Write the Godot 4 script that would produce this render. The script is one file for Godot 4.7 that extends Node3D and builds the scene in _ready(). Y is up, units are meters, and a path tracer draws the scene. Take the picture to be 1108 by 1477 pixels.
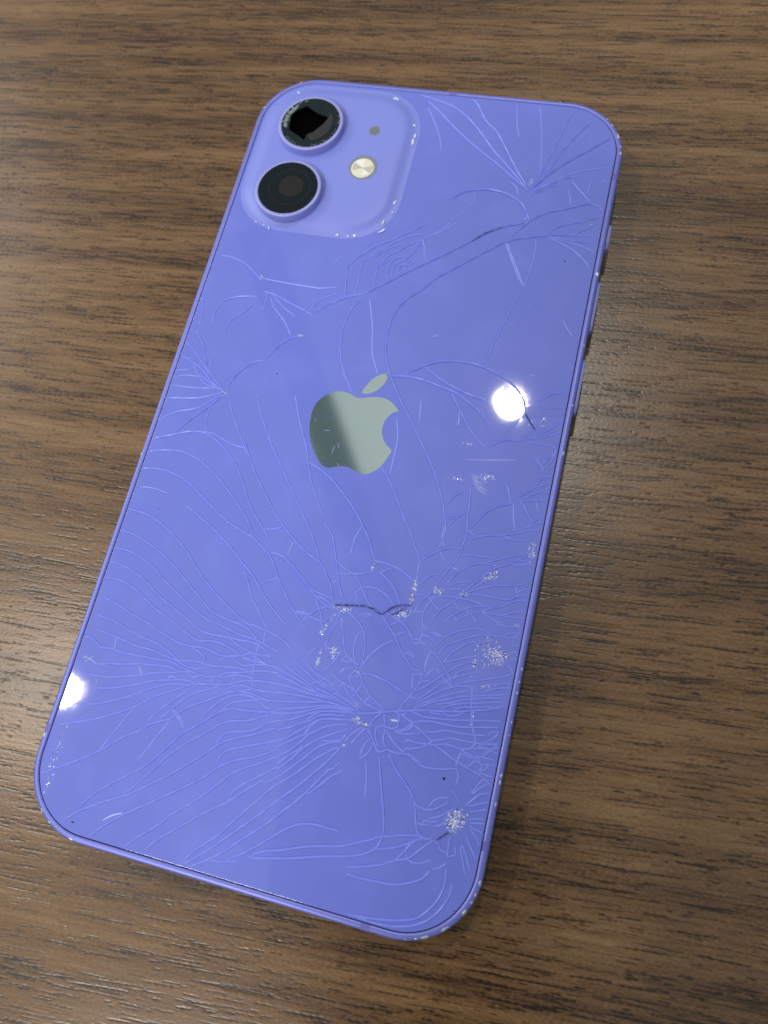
extends Node3D
# A cracked purple phone lying face down on a wood-grain table. Phone coordinates are millimetres: x to the right, y towards the phone's top, z up from the table.

const HX := 32.1
const HY := 65.75
const RAD := 10.35
const ZB := 7.4
var M := {}
var rng := RandomNumberGenerator.new()
var phone: Node3D
var glass: MeshInstance3D
var frame: MeshInstance3D
var plate: MeshInstance3D
var fine_st: SurfaceTool

func V(x: float, y: float, z: float) -> Vector3:
	return Vector3(x, z, -y) * 0.001

func lin(r: float, g: float, b: float) -> Color:
	return Color(r, g, b).linear_to_srgb()

# ------------------------------------------------------------------ mesh helpers
func tri(st: SurfaceTool, a: Vector3, b: Vector3, c: Vector3, na: Vector3, nb: Vector3, nc: Vector3, ua := Vector2.ZERO, ub := Vector2.ZERO, uc := Vector2.ZERO) -> void:
	var turned := (c - a).cross(b - a).dot(na + nb + nc) < 0.0
	st.set_normal(na); st.set_uv(ua); st.add_vertex(a)
	if turned:
		st.set_normal(nc); st.set_uv(uc); st.add_vertex(c)
		st.set_normal(nb); st.set_uv(ub); st.add_vertex(b)
	else:
		st.set_normal(nb); st.set_uv(ub); st.add_vertex(b)
		st.set_normal(nc); st.set_uv(uc); st.add_vertex(c)

func flat(st: SurfaceTool, a: Vector3, b: Vector3, c: Vector3, up := Vector3.UP) -> void:
	var n := (b - a).cross(c - a).normalized()
	if n.dot(up) < 0.0: n = -n
	tri(st, a, b, c, n, n, n)

func start() -> SurfaceTool:
	var st := SurfaceTool.new()
	st.begin(Mesh.PRIMITIVE_TRIANGLES)
	return st

func put(called: String, mesh: Mesh, mat: Material, parent: Node) -> MeshInstance3D:
	var o := MeshInstance3D.new()
	o.name = called
	o.mesh = mesh
	o.material_override = mat
	parent.add_child(o, true)
	return o

# outline of a rounded rectangle, counter-clockwise: [position, outward direction] in mm
func outline(hx: float, hy: float, r: float, n := 14) -> Array:
	var pts := []
	for q in [[1, 1, 0.0], [-1, 1, 90.0], [-1, -1, 180.0], [1, -1, 270.0]]:
		for i in n + 1:
			var a := deg_to_rad(q[2] + 90.0 * i / n)
			var d := Vector2(cos(a), sin(a))
			pts.append([Vector2(q[0] * (hx - r), q[1] * (hy - r)) + d * r, d])
	return pts

# sweeps a profile of (inset, z) points round an outline; smooth except where the profile turns by more than 40 degrees
func sweep(st: SurfaceTool, ol: Array, prof: Array, centre := Vector2.ZERO) -> void:
	var seg := []
	for i in prof.size() - 1:
		var d: Vector2 = (prof[i + 1] - prof[i]).normalized()
		seg.append(Vector2(d.y, d.x))     # outward and upward parts of the face's normal: (out, up)
	for i in prof.size() - 1:
		var n0: Vector2 = seg[i]
		var n1: Vector2 = seg[i]
		if i > 0 and seg[i - 1].dot(seg[i]) > 0.76: n0 = (seg[i - 1] + seg[i]).normalized()
		if i < seg.size() - 1 and seg[i + 1].dot(seg[i]) > 0.76: n1 = (seg[i + 1] + seg[i]).normalized()
		for k in ol.size():
			var a: Array = ol[k]
			var b: Array = ol[(k + 1) % ol.size()]
			var P := []
			var N := []
			for e in [[a, prof[i], n0], [b, prof[i], n0], [b, prof[i + 1], n1], [a, prof[i + 1], n1]]:
				var xy: Vector2 = e[0][0] - e[0][1] * e[1].x + centre
				P.append(V(xy.x, xy.y, e[1].y))
				N.append(Vector3(e[0][1].x * e[2].x, e[2].y, -e[0][1].y * e[2].x).normalized())
			if P[0].distance_squared_to(P[1]) > 1e-14: tri(st, P[0], P[1], P[2], N[0], N[1], N[2])
			if P[2].distance_squared_to(P[3]) > 1e-14: tri(st, P[0], P[2], P[3], N[0], N[2], N[3])

func cap(st: SurfaceTool, ol: Array, inset: float, z: float, centre := Vector2.ZERO, up := Vector3.UP) -> void:
	var c := V(centre.x, centre.y, z)
	for k in ol.size():
		var a: Vector2 = ol[k][0] - ol[k][1] * inset + centre
		var b: Vector2 = ol[(k + 1) % ol.size()][0] - ol[(k + 1) % ol.size()][1] * inset + centre
		if a.distance_squared_to(b) < 1e-8: continue
		var pa := V(a.x, a.y, z)
		var pb := V(b.x, b.y, z)
		tri(st, c, pa, pb, up, up, up, Vector2(c.x, c.z) * 20.0, Vector2(pa.x, pa.z) * 20.0, Vector2(pb.x, pb.z) * 20.0)

func circle(r: float, n := 56) -> Array:
	var pts := []
	for i in n:
		var d := Vector2.from_angle(TAU * i / n)
		pts.append([d * r, d])
	return pts

func v2(l: Array) -> PackedVector2Array:
	var out := PackedVector2Array()
	for i in range(0, l.size(), 2): out.append(Vector2(l[i], l[i + 1]))
	return out

# a smooth curve through the points, one point about every STEP mm
func curve(p: PackedVector2Array, step := 0.45) -> PackedVector2Array:
	var out := PackedVector2Array([p[0]])
	for i in p.size() - 1:
		var a := p[maxi(i - 1, 0)]
		var d := p[mini(i + 2, p.size() - 1)]
		var n := maxi(1, int(p[i].distance_to(p[i + 1]) / step))
		for k in range(1, n + 1):
			out.append(p[i].cubic_interpolate(p[i + 1], a, d, float(k) / n))
	return out

# one crack: two narrow lips of glass with a groove between them, tapering out at both ends
func groove(st: SurfaceTool, w: float, l: Array) -> void:
	var c := curve(v2(l))
	var n := c.size()
	if n < 2: return
	var total := 0.0
	for i in n - 1: total += c[i].distance_to(c[i + 1])
	var run := 0.0
	var prev := []
	for i in n:
		if i > 0: run += c[i].distance_to(c[i - 1])
		var t := (c[mini(i + 1, n - 1)] - c[maxi(i - 1, 0)]).normalized()
		var s := Vector2(-t.y, t.x)
		var k := clampf(minf(run, total - run) / 1.2, 0.0, 1.0)
		var amp := (0.35 + 0.65 * k) * w * (0.88 + 0.12 * sin(run * 2.3 + l[0] * 7.0))
		var half: float = CRACK_HALF * (0.55 + 0.45 * w) * (0.5 + 0.5 * k)
		var h: float = CRACK_H * amp
		var row := [c[i] + s * (half + 0.015), c[i] + s * half, c[i], c[i] - s * half, c[i] - s * (half + 0.015)]
		var zz := [ZB + 0.002, ZB + h, ZB + 0.003, ZB + h, ZB + 0.002]
		var P := []
		for j in 5: P.append(V(row[j].x, row[j].y, zz[j]))
		var N := []
		for e in [[h, 0.015], [-h, half], [h, half], [-h, 0.015]]:
			var m := Vector2(e[0], e[1]).normalized()
			N.append(Vector3(s.x * m.x, m.y, -s.y * m.x))
		if i > 0:
			for j in 4:
				tri(st, prev[0][j], prev[0][j + 1], P[j + 1], prev[1][j], prev[1][j], N[j])
				tri(st, prev[0][j], P[j + 1], P[j], prev[1][j], N[j], N[j])
		prev = [P, N]

const CRACK_HALF := 0.135
const CRACK_H := 0.112

func crack(w: float, l: Array) -> void:
	var st := start()
	groove(st, w, l)
	put("crack", st.commit(), M.crack, glass)

func fine(w: float, l: Array) -> void:
	groove(fine_st, w, l)

func scratch(w: float, l: Array) -> void:
	var st := start()
	var c := curve(v2(l), 0.4)
	for i in c.size() - 1:
		var t := (c[i + 1] - c[i]).normalized() * w * 0.5
		var s := Vector2(-t.y, t.x)
		var wa := 0.35 + 0.65 * sin(PI * (i + 0.3) / c.size())
		var wb := 0.35 + 0.65 * sin(PI * minf(i + 1.3, c.size() - 0.1) / c.size())
		var z := ZB + 0.004
		var a := V(c[i].x + s.x * wa, c[i].y + s.y * wa, z)
		var b := V(c[i].x - s.x * wa, c[i].y - s.y * wa, z)
		var d := V(c[i + 1].x + s.x * wb, c[i + 1].y + s.y * wb, z)
		var e := V(c[i + 1].x - s.x * wb, c[i + 1].y - s.y * wb, z)
		var m1 := V(c[i].x, c[i].y, z + 0.02)
		var m2 := V(c[i + 1].x, c[i + 1].y, z + 0.02)
		flat(st, a, m1, m2); flat(st, a, m2, d); flat(st, m1, b, e); flat(st, m1, e, m2)
	put("scratch", st.commit(), M.scratch, glass)

# a spot of crushed glass: little tilted splinters, denser in the middle
func crush(x: float, y: float, rx: float, ry: float, n: int, turn: float) -> void:
	var st := start()
	for i in int(n * 1.6):
		var a := rng.randf() * TAU
		var d := pow(rng.randf(), 0.75)
		var q := Vector2(cos(a) * rx * d, sin(a) * ry * d).rotated(turn) + Vector2(x, y)
		if absf(q.x) > HX - 1.5 or absf(q.y) > HY - 1.5: continue
		var size := rng.randf_range(0.04, 0.13) * (1.15 - 0.5 * d)
		var spin := a + turn + (PI / 2 if rng.randf() < 0.3 else 0.0) + rng.randfn() * 0.5
		var long := rng.randf_range(1.0, 4.5)
		var top := V(q.x + rng.randfn() * size * 0.3, q.y + rng.randfn() * size * 0.3, ZB + size * rng.randf_range(0.3, 0.9))
		var ring := []
		for k in 3:
			var v := Vector2.from_angle(TAU * k / 3.0 + rng.randf_range(-0.4, 0.4)) * size * rng.randf_range(0.6, 1.2)
			v = Vector2(v.x * long, v.y).rotated(spin)
			ring.append(V(q.x + v.x, q.y + v.y, ZB + 0.004))
		var roll := rng.randf()
		st.set_color(Color(0.02, 0.025, 0.09) if roll < 0.1 else Color(0.17, 0.2, 0.66) if roll < 0.35 else Color(0.46, 0.54, 0.78) if roll < 0.8 else Color(0.75, 0.8, 0.88))
		for k in 3: flat(st, ring[k], ring[(k + 1) % 3], top)
	var o := put("crushed_glass", st.commit(), M.crushed, glass)
	o.set_meta("kind", "stuff")

# a nick in the frame's rim, bare metal showing
func chip(x: float, y: float, s: float) -> void:
	var q := Vector2(clampf(x, -HX + RAD, HX - RAD), clampf(y, -HY + RAD, HY - RAD))
	var d := (Vector2(x, y) - q).normalized()
	if absf(x) < HX - RAD: d = Vector2(0, signf(y)); q = Vector2(x, signf(y) * (HY - RAD))
	elif absf(y) < HY - RAD: d = Vector2(signf(x), 0); q = Vector2(signf(x) * (HX - RAD), y)
	var along := Vector2(-d.y, d.x)
	var st := start()
	var n := 9
	var ring := []
	var big := s * rng.randf_range(0.7, 1.3)
	for i in n:
		var a := TAU * i / n
		var u := cos(a) * big * rng.randf_range(0.6, 1.15)
		var v := sin(a) * minf(big * 0.6, 0.3) * rng.randf_range(0.7, 1.1)
		var into := 0.28 - v * rng.randf_range(0.5, 1.2)                # distance in from the side of the frame
		var z := 7.405 if into > 0.42 else 7.405 - pow((0.42 - into) / 0.42, 2.0) * 0.36
		var w := q + d * (RAD - maxf(into, 0.0)) + along * u
		ring.append(V(w.x, w.y, z + 0.012))
	var w0 := q + d * (RAD - 0.3)
	var c := V(w0.x, w0.y, 7.42 + 0.03 * rng.randf())
	for i in n: flat(st, c, ring[i], ring[(i + 1) % n])
	put("worn_spot", st.commit(), M.bare, frame)

# a droplet-like chip on the rim of the camera plateau
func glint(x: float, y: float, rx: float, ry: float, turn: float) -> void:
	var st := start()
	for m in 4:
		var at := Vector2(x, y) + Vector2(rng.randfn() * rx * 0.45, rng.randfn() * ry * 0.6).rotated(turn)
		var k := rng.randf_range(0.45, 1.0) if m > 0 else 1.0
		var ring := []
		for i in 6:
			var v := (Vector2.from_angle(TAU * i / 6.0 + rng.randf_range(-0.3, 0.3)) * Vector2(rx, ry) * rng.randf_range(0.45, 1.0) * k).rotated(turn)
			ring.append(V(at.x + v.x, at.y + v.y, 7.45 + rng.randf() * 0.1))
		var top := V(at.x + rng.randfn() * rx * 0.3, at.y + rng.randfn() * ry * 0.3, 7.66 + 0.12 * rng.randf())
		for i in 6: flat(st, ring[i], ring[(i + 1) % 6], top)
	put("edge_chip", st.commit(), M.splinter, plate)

func dark_gap(w: float, l: Array) -> void:
	var st := start()
	var c := curve(v2(l), 0.18)
	var old := []
	for i in c.size():
		var t := (c[mini(i + 1, c.size() - 1)] - c[maxi(i - 1, 0)]).normalized()
		var s := Vector2(-t.y, t.x)
		var wide := w * 0.5 * rng.randf_range(0.15, 1.0) * minf(1.0, (minf(i, c.size() - 1 - i) + 0.4) / 3.0)
		var q := c[i] + s * rng.randf_range(-0.05, 0.05)
		var row := [V(q.x + s.x * wide, q.y + s.y * wide, ZB + CRACK_H * 1.6), V(q.x - s.x * wide, q.y - s.y * wide, ZB + CRACK_H * 1.6)]
		if i > 0:
			flat(st, old[0], old[1], row[0])
			flat(st, old[1], row[0], row[1])
		old = row
	put("open_crack", st.commit(), M.dark, glass)

# a splinter of the back glass that sits a hair askew, so that it breaks up what the glass mirrors
func shard(l: Array, tx: float, ty: float) -> void:
	var p := v2(l)
	poly("glass_shard", p, ZB + 0.03, 0.025, M.glass, glass, Vector2(tx, ty))

func dust(x: float, y: float, s: float) -> void:
	var st := start()
	var ring := []
	for i in 6:
		var v := Vector2.from_angle(TAU * i / 6.0) * s * rng.randf_range(0.35, 0.9) * Vector2(1.3, 0.8)
		ring.append(V(x + v.x, y + v.y, ZB + 0.004))
	for i in 6: flat(st, V(x, y, ZB + s * 0.5), ring[i], ring[(i + 1) % 6])
	put("dark_speck", st.commit(), M.dark, glass)

# ------------------------------------------------------------------ materials
func plain(c: Color, rough: float, metal := 0.0, spec := 0.5) -> StandardMaterial3D:
	var m := StandardMaterial3D.new()
	m.albedo_color = c
	m.roughness = rough
	m.metallic = metal
	m.metallic_specular = spec
	return m

func noise_image(w: int, h: int, freq: float, octaves: int, s: int, to: int) -> PackedByteArray:
	var f := FastNoiseLite.new()
	f.seed = s
	f.noise_type = FastNoiseLite.TYPE_SIMPLEX_SMOOTH
	f.frequency = freq
	f.fractal_octaves = octaves
	var im := f.get_seamless_image(w, h)
	im.convert(Image.FORMAT_L8)
	im.resize(to, to, Image.INTERPOLATE_CUBIC)
	return im.get_data()

func wood() -> StandardMaterial3D:
	var n := 2048
	var fibre := noise_image(128, 2048, 0.16, 4, 3, n)
	var streak := noise_image(48, 1024, 0.05, 4, 11, n)
	var band := noise_image(16, 128, 0.09, 3, 21, n)
	var speck := noise_image(1024, 2048, 0.35, 2, 31, n)
	var pore := PackedByteArray()
	pore.resize(n * n)
	var shine := PackedByteArray()
	shine.resize(n * n)
	rng.seed = 77
	for i in 42000:                       # pores: short dark dashes along the grain, in crowds
		var y0 := rng.randf() * n
		var x0 := rng.randf() * n
		var crowd: int = streak[(int(y0) % n) * n + int(x0) % n]
		if rng.randf() > 0.3 + 0.9 * (255 - crowd) / 255.0: continue
		var length := 8.0 + 60.0 * pow(rng.randf(), 2.6)
		var dark := rng.randf_range(70.0, 255.0)
		var wide := rng.randf_range(0.4, 1.25)
		var slope := rng.randf_range(-0.035, 0.035) + 0.03 * sin(x0 * TAU / n + y0 * 0.004)
		var bow := rng.randf_range(-0.0004, 0.0004)
		for k in int(length):
			var t := k / length
			var half := wide * sqrt(maxf(0.05, 1.0 - pow(2.0 * t - 1.0, 2.0))) * (0.75 + 0.25 * sin(k * 0.7 + x0))
			var yc := y0 + slope * k + bow * k * k
			var x := (int(x0) + k) % n
			for dy in range(int(floor(yc - half)), int(ceil(yc + half)) + 1):
				var cover := clampf(half + 0.5 - absf(dy - yc), 0.0, 1.0)
				if cover <= 0.0: continue
				var at := posmod(dy, n) * n + x
				pore[at] = mini(255, maxi(pore[at], int(dark * cover)))
	for i in 900:                         # paler flecks
		var y0 := rng.randf() * n
		var x0 := rng.randf() * n
		var length := 15.0 + 70.0 * rng.randf() * rng.randf()
		var slope := rng.randf_range(-0.03, 0.03)
		for k in int(length):
			var at := posmod(int(y0 + slope * k), n) * n + (int(x0) + k) % n
			shine[at] = 110
	var lut := PackedByteArray()
	lut.resize(256 * 3)
	var stops := [Vector3(0.013, 0.006, 0.0024), Vector3(0.042, 0.021, 0.0085), Vector3(0.12, 0.065, 0.0265), Vector3(0.196, 0.117, 0.054), Vector3(0.33, 0.235, 0.14)]
	for i in 256:
		var t := i / 255.0 * 4.0
		var k := mini(int(t), 3)
		var c: Vector3 = stops[k].lerp(stops[k + 1], t - k)
		var s := lin(c.x, c.y, c.z)
		lut[i * 3] = int(s.r * 255.0)
		lut[i * 3 + 1] = int(s.g * 255.0)
		lut[i * 3 + 2] = int(s.b * 255.0)
	var rgb := PackedByteArray()
	rgb.resize(n * n * 3)
	var high := PackedByteArray()
	high.resize(n * n)
	for i in n * n:
		var f := fibre[i]
		var v := 130 + (f - 128) * 34 / 128 + (streak[i] - 128) * 40 / 128 + (band[i] - 128) * 28 / 128 + (speck[i] - 128) * 40 / 128 - pore[i] * 110 / 200 + shine[i] * 30 / 110
		v = clampi(v, 0, 255) * 3
		var j := i * 3
		rgb[j] = lut[v]
		rgb[j + 1] = lut[v + 1]
		rgb[j + 2] = lut[v + 2]
		high[i] = clampi(170 + (f - 128) * 30 / 128 + (speck[i] - 128) * 40 / 128 - pore[i] * 130 / 200 + shine[i] / 3, 0, 255)
	var m := plain(Color.WHITE, 0.29, 0.0, 0.5)
	m.albedo_texture = ImageTexture.create_from_image(Image.create_from_data(n, n, false, Image.FORMAT_RGB8, rgb))
	m.heightmap_enabled = true
	m.heightmap_texture = ImageTexture.create_from_image(Image.create_from_data(n, n, false, Image.FORMAT_L8, high))
	m.heightmap_scale = 0.004
	return m

# faint finger marks, wiped streaks and dust on the glass
func smears() -> ImageTexture:
	var n := 1024
	var soft := noise_image(256, 256, 0.018, 3, 51, n)
	var wipe := noise_image(64, 512, 0.06, 3, 52, n)
	var fine_grain := noise_image(1024, 1024, 0.4, 1, 53, n)
	var rgb := PackedByteArray()
	rgb.resize(n * n * 3)
	for i in n * n:
		var film := clampf((soft[i] - 120) / 90.0, 0.0, 1.0) * (0.6 + 0.4 * wipe[i] / 255.0)
		var v := 0.945 + 0.025 * film + 0.012 * (fine_grain[i] - 128) / 128.0
		rgb[i * 3] = int(255.0 * minf(1.0, v + 0.012 * film))
		rgb[i * 3 + 1] = int(255.0 * minf(1.0, v + 0.008 * film))
		rgb[i * 3 + 2] = int(255.0 * minf(1.0, v + 0.01))
	rng.seed = 12
	for i in 900:
		var at := (rng.randi() % (n * n)) * 3
		var k := rng.randi_range(-40, 14)
		for j in 3: rgb[at + j] = clampi(rgb[at + j] + k, 0, 255)
	return ImageTexture.create_from_image(Image.create_from_data(n, n, false, Image.FORMAT_RGB8, rgb))

func materials() -> void:
	var g := plain(lin(0.150, 0.191, 0.655), 0.42, 0.0, 0.2)
	g.albedo_texture = smears()
	g.clearcoat_enabled = true
	g.clearcoat = 1.0
	g.clearcoat_roughness = 0.03
	M.glass = g
	var cr := plain(lin(0.195, 0.245, 0.77), 0.42, 0.0, 0.4)
	cr.clearcoat_enabled = true
	cr.clearcoat = 0.3
	cr.clearcoat_roughness = 0.25
	M.crack = cr
	var pl := plain(lin(0.165, 0.205, 0.625), 0.45, 0.0, 0.5)
	M.plateau = pl
	M.frame = plain(lin(0.145, 0.165, 0.53), 0.4, 0.4, 0.5)
	M.band = plain(lin(0.11, 0.10, 0.42), 0.5)
	M.gap = plain(lin(0.008, 0.01, 0.05), 0.7)
	M.bare = plain(lin(0.46, 0.53, 0.66), 0.4, 0.5)
	M.emblem = plain(lin(0.82, 0.96, 0.92), 0.06, 1.0)
	M.crushed = plain(Color.WHITE, 0.12, 0.0, 1.0)
	M.crushed.vertex_color_use_as_albedo = true
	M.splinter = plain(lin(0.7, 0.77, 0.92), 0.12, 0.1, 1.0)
	M.scratch = plain(lin(0.3, 0.36, 0.74), 0.45)
	M.dark = plain(lin(0.01, 0.01, 0.02), 0.7)
	M.ring = plain(lin(0.25, 0.27, 0.62), 0.4, 0.2)
	M.lens = plain(lin(0.005, 0.010, 0.014), 0.08, 0.0, 0.32)
	M.inner = plain(lin(0.016, 0.015, 0.017), 0.25, 0.0, 0.32)
	M.hole = plain(lin(0.001, 0.001, 0.0015), 0.9, 0.0, 0.05)
	M.shard = plain(lin(0.006, 0.012, 0.016), 0.12, 0.0, 0.4)
	M.shard_grey = plain(lin(0.02, 0.02, 0.022), 0.35, 0.0, 0.4)
	M.rubble = plain(lin(0.22, 0.29, 0.28), 0.35, 0.0, 0.7)
	M.flash = plain(lin(0.62, 0.63, 0.52), 0.25)
	M.flash_dark = plain(lin(0.42, 0.42, 0.38), 0.3)
	M.grey = plain(lin(0.17, 0.2, 0.26), 0.45, 0.2)
	M.mesh = plain(lin(0.12, 0.15, 0.19), 0.7)
	M.button = plain(lin(0.33, 0.35, 0.8), 0.3, 0.5)
	M.black = plain(lin(0.01, 0.01, 0.012), 0.4)
	M.beam = plain(lin(0.22, 0.27, 0.3), 0.7)
	M.white = plain(lin(0.7, 0.7, 0.68), 0.5)
	var lamp := plain(Color.WHITE, 0.5)
	lamp.emission_enabled = true
	lamp.emission = Color(1.0, 0.97, 0.92)
	lamp.emission_energy_multiplier = 8.0
	M.lamp = lamp
	var panel := plain(Color.WHITE, 0.5)
	panel.emission_enabled = true
	panel.emission = lin(1.0, 0.99, 0.97)
	panel.emission_energy_multiplier = 1.0
	M.panel = panel

# ------------------------------------------------------------------ the scene
func downlight(label: String, at: Vector3, energy: float) -> void:
	var t := Node3D.new()
	t.name = "ceiling_lamp"
	t.set_meta("label", label)
	t.set_meta("category", "lamp")
	t.set_meta("group", "round ceiling lamps")
	add_child(t, true)
	t.position = at
	var st := start()
	sweep(st, circle(46.0), [Vector2(0, 26), Vector2(0, 2), Vector2(2, 0), Vector2(11, 0), Vector2(13, 2), Vector2(14, 8)])
	cap(st, circle(46.0), 0, 26)
	put("housing", st.commit(), M.white, t)
	st = start()
	cap(st, circle(33.0), 0, 6, Vector2.ZERO, Vector3.DOWN)
	put("diffuser", st.commit(), M.lamp, t)
	var l := SpotLight3D.new()
	l.name = "lamp_light"
	l.light_color = Color(1.0, 0.965, 0.91)
	l.light_energy = energy
	l.light_size = 0.034
	l.spot_angle = 80.0
	l.spot_angle_attenuation = 0.4
	l.spot_range = 6.0
	l.spot_attenuation = 2.0
	l.shadow_enabled = true
	l.rotation_degrees.x = -90.0
	l.position = Vector3(0, -0.045, 0)
	t.add_child(l)

# a light panel in the ceiling, out of what the phone's glass mirrors
func light_panel(label: String, at: Vector3, hx: float, hy: float, energy: float, glow: Material) -> void:
	var t := Node3D.new()
	t.name = "ceiling_light_panel"
	t.set_meta("label", label)
	t.set_meta("category", "lamp")
	t.set_meta("kind", "thing")
	add_child(t, true)
	t.position = at
	var st := start()
	var ol := outline(hx, hy, 20.0, 4)
	sweep(st, ol, [Vector2(0, 30), Vector2(0, 0), Vector2(14, 0), Vector2(14, 6)])
	cap(st, ol, 0, 30)
	put("housing", st.commit(), M.white, t)
	st = start()
	cap(st, ol, 14, 5, Vector2.ZERO, Vector3.DOWN)
	put("diffuser", st.commit(), glow, t)
	var l := AreaLight3D.new()
	l.name = "panel_light"
	l.light_color = Color(1.0, 0.98, 0.95)
	l.area_size = Vector2(hx - 14.0, hy - 14.0) * 0.002
	l.light_energy = energy
	l.area_range = 6.0
	l.area_attenuation = 2.0
	l.shadow_enabled = true
	l.rotation_degrees.x = -90.0
	l.position = Vector3(0, -0.004, 0)
	t.add_child(l)

# a dark beam under the ceiling; it shows as the dark stripe in the emblem
func ceiling_beam() -> void:
	var t := Node3D.new()
	t.name = "ceiling_beam"
	t.set_meta("label", "dark beam under the ceiling, mirrored as the dark stripe in the emblem")
	t.set_meta("kind", "structure")
	add_child(t)
	t.position = V(-520.0, 614.0, 1700)
	t.rotation.y = deg_to_rad(32.7)
	var st := start()
	var ol := outline(48.0, 700.0, 8.0, 3)
	sweep(st, ol, [Vector2(0, 200), Vector2(0, 6), Vector2(6, 0)])
	cap(st, ol, 6, 0, Vector2.ZERO, Vector3.DOWN)
	put("beam", st.commit(), M.beam, t)

func disc(called: String, x: float, y: float, r: float, z0: float, z1: float, bevel: float, mat: Material, parent: Node) -> MeshInstance3D:
	var st := start()
	var c := circle(r)
	sweep(st, c, [Vector2(0, z0), Vector2(0, z1 - bevel), Vector2(bevel * 0.4, z1 - bevel * 0.25), Vector2(bevel, z1)], Vector2(x, y))
	cap(st, c, bevel, z1, Vector2(x, y))
	return put(called, st.commit(), mat, parent)

func ring(called: String, x: float, y: float, r: float, prof: Array, mat: Material, parent: Node) -> MeshInstance3D:
	var st := start()
	sweep(st, circle(r, 72), prof, Vector2(x, y))
	return put(called, st.commit(), mat, parent)

func poly(called: String, p: PackedVector2Array, z: float, thick: float, mat: Material, parent: Node, tilt := Vector2.ZERO) -> MeshInstance3D:
	var st := start()
	var ids := Geometry2D.triangulate_polygon(p)
	var mid := Vector2.ZERO
	for q in p: mid += q / p.size()
	for i in range(0, ids.size(), 3):
		var a := []
		for k in 3: a.append(V(p[ids[i + k]].x, p[ids[i + k]].y, z + (p[ids[i + k]] - mid).dot(tilt)))
		flat(st, a[0], a[1], a[2])
	for i in p.size():
		var a := p[i]
		var b := p[(i + 1) % p.size()]
		var za := z + (a - mid).dot(tilt)
		var zb := z + (b - mid).dot(tilt)
		var out := V(a.x + b.x - 2.0 * mid.x, a.y + b.y - 2.0 * mid.y, 0)
		flat(st, V(a.x, a.y, za), V(b.x, b.y, zb), V(b.x, b.y, zb - thick), out)
		flat(st, V(a.x, a.y, za), V(b.x, b.y, zb - thick), V(a.x, a.y, za - thick), out)
	return put(called, st.commit(), mat, parent)

func antenna_band(x: float, y: float, d: Vector2) -> void:
	var across := Vector2(-d.y, d.x)              # d points outward
	var st := start()
	var prof := [Vector2(0.95, 7.404), Vector2(0.5, 7.412), Vector2(0.26, 7.37), Vector2(0.07, 7.23), Vector2(-0.012, 6.95), Vector2(-0.012, 0.6)]
	for i in prof.size() - 1:
		var P := []
		for e in [[-0.62, prof[i]], [0.62, prof[i]], [0.62, prof[i + 1]], [-0.62, prof[i + 1]]]:
			var q: Vector2 = Vector2(x, y) + across * e[0] - d * e[1].x
			P.append(V(q.x, q.y, e[1].y + 0.006))
		var out := V(d.x, d.y, 0.5)
		flat(st, P[0], P[1], P[2], out)
		flat(st, P[0], P[2], P[3], out)
	put("antenna_band", st.commit(), M.band, frame)

func side_button(called: String, y0: float, y1: float, reach: float) -> void:
	var o := Node3D.new()
	var st := start()
	var mid := Vector2(0, (y0 + y1) * 0.5)
	var ol := outline(1.35, (y1 - y0) * 0.5, 1.3, 8)
	# built lying flat, its outer face up, then stood on the frame's side
	sweep(st, ol, [Vector2(0, -0.2), Vector2(0, reach - 0.16), Vector2(0.05, reach - 0.05), Vector2(0.18, reach)])
	cap(st, ol, 0.18, reach)
	o.free()
	var b := put(called, st.commit(), M.button, phone)
	b.transform = Transform3D(Basis(Vector3(0, -1, 0), Vector3(1, 0, 0), Vector3(0, 0, 1)), V(HX, mid.y, 3.7))

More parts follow.
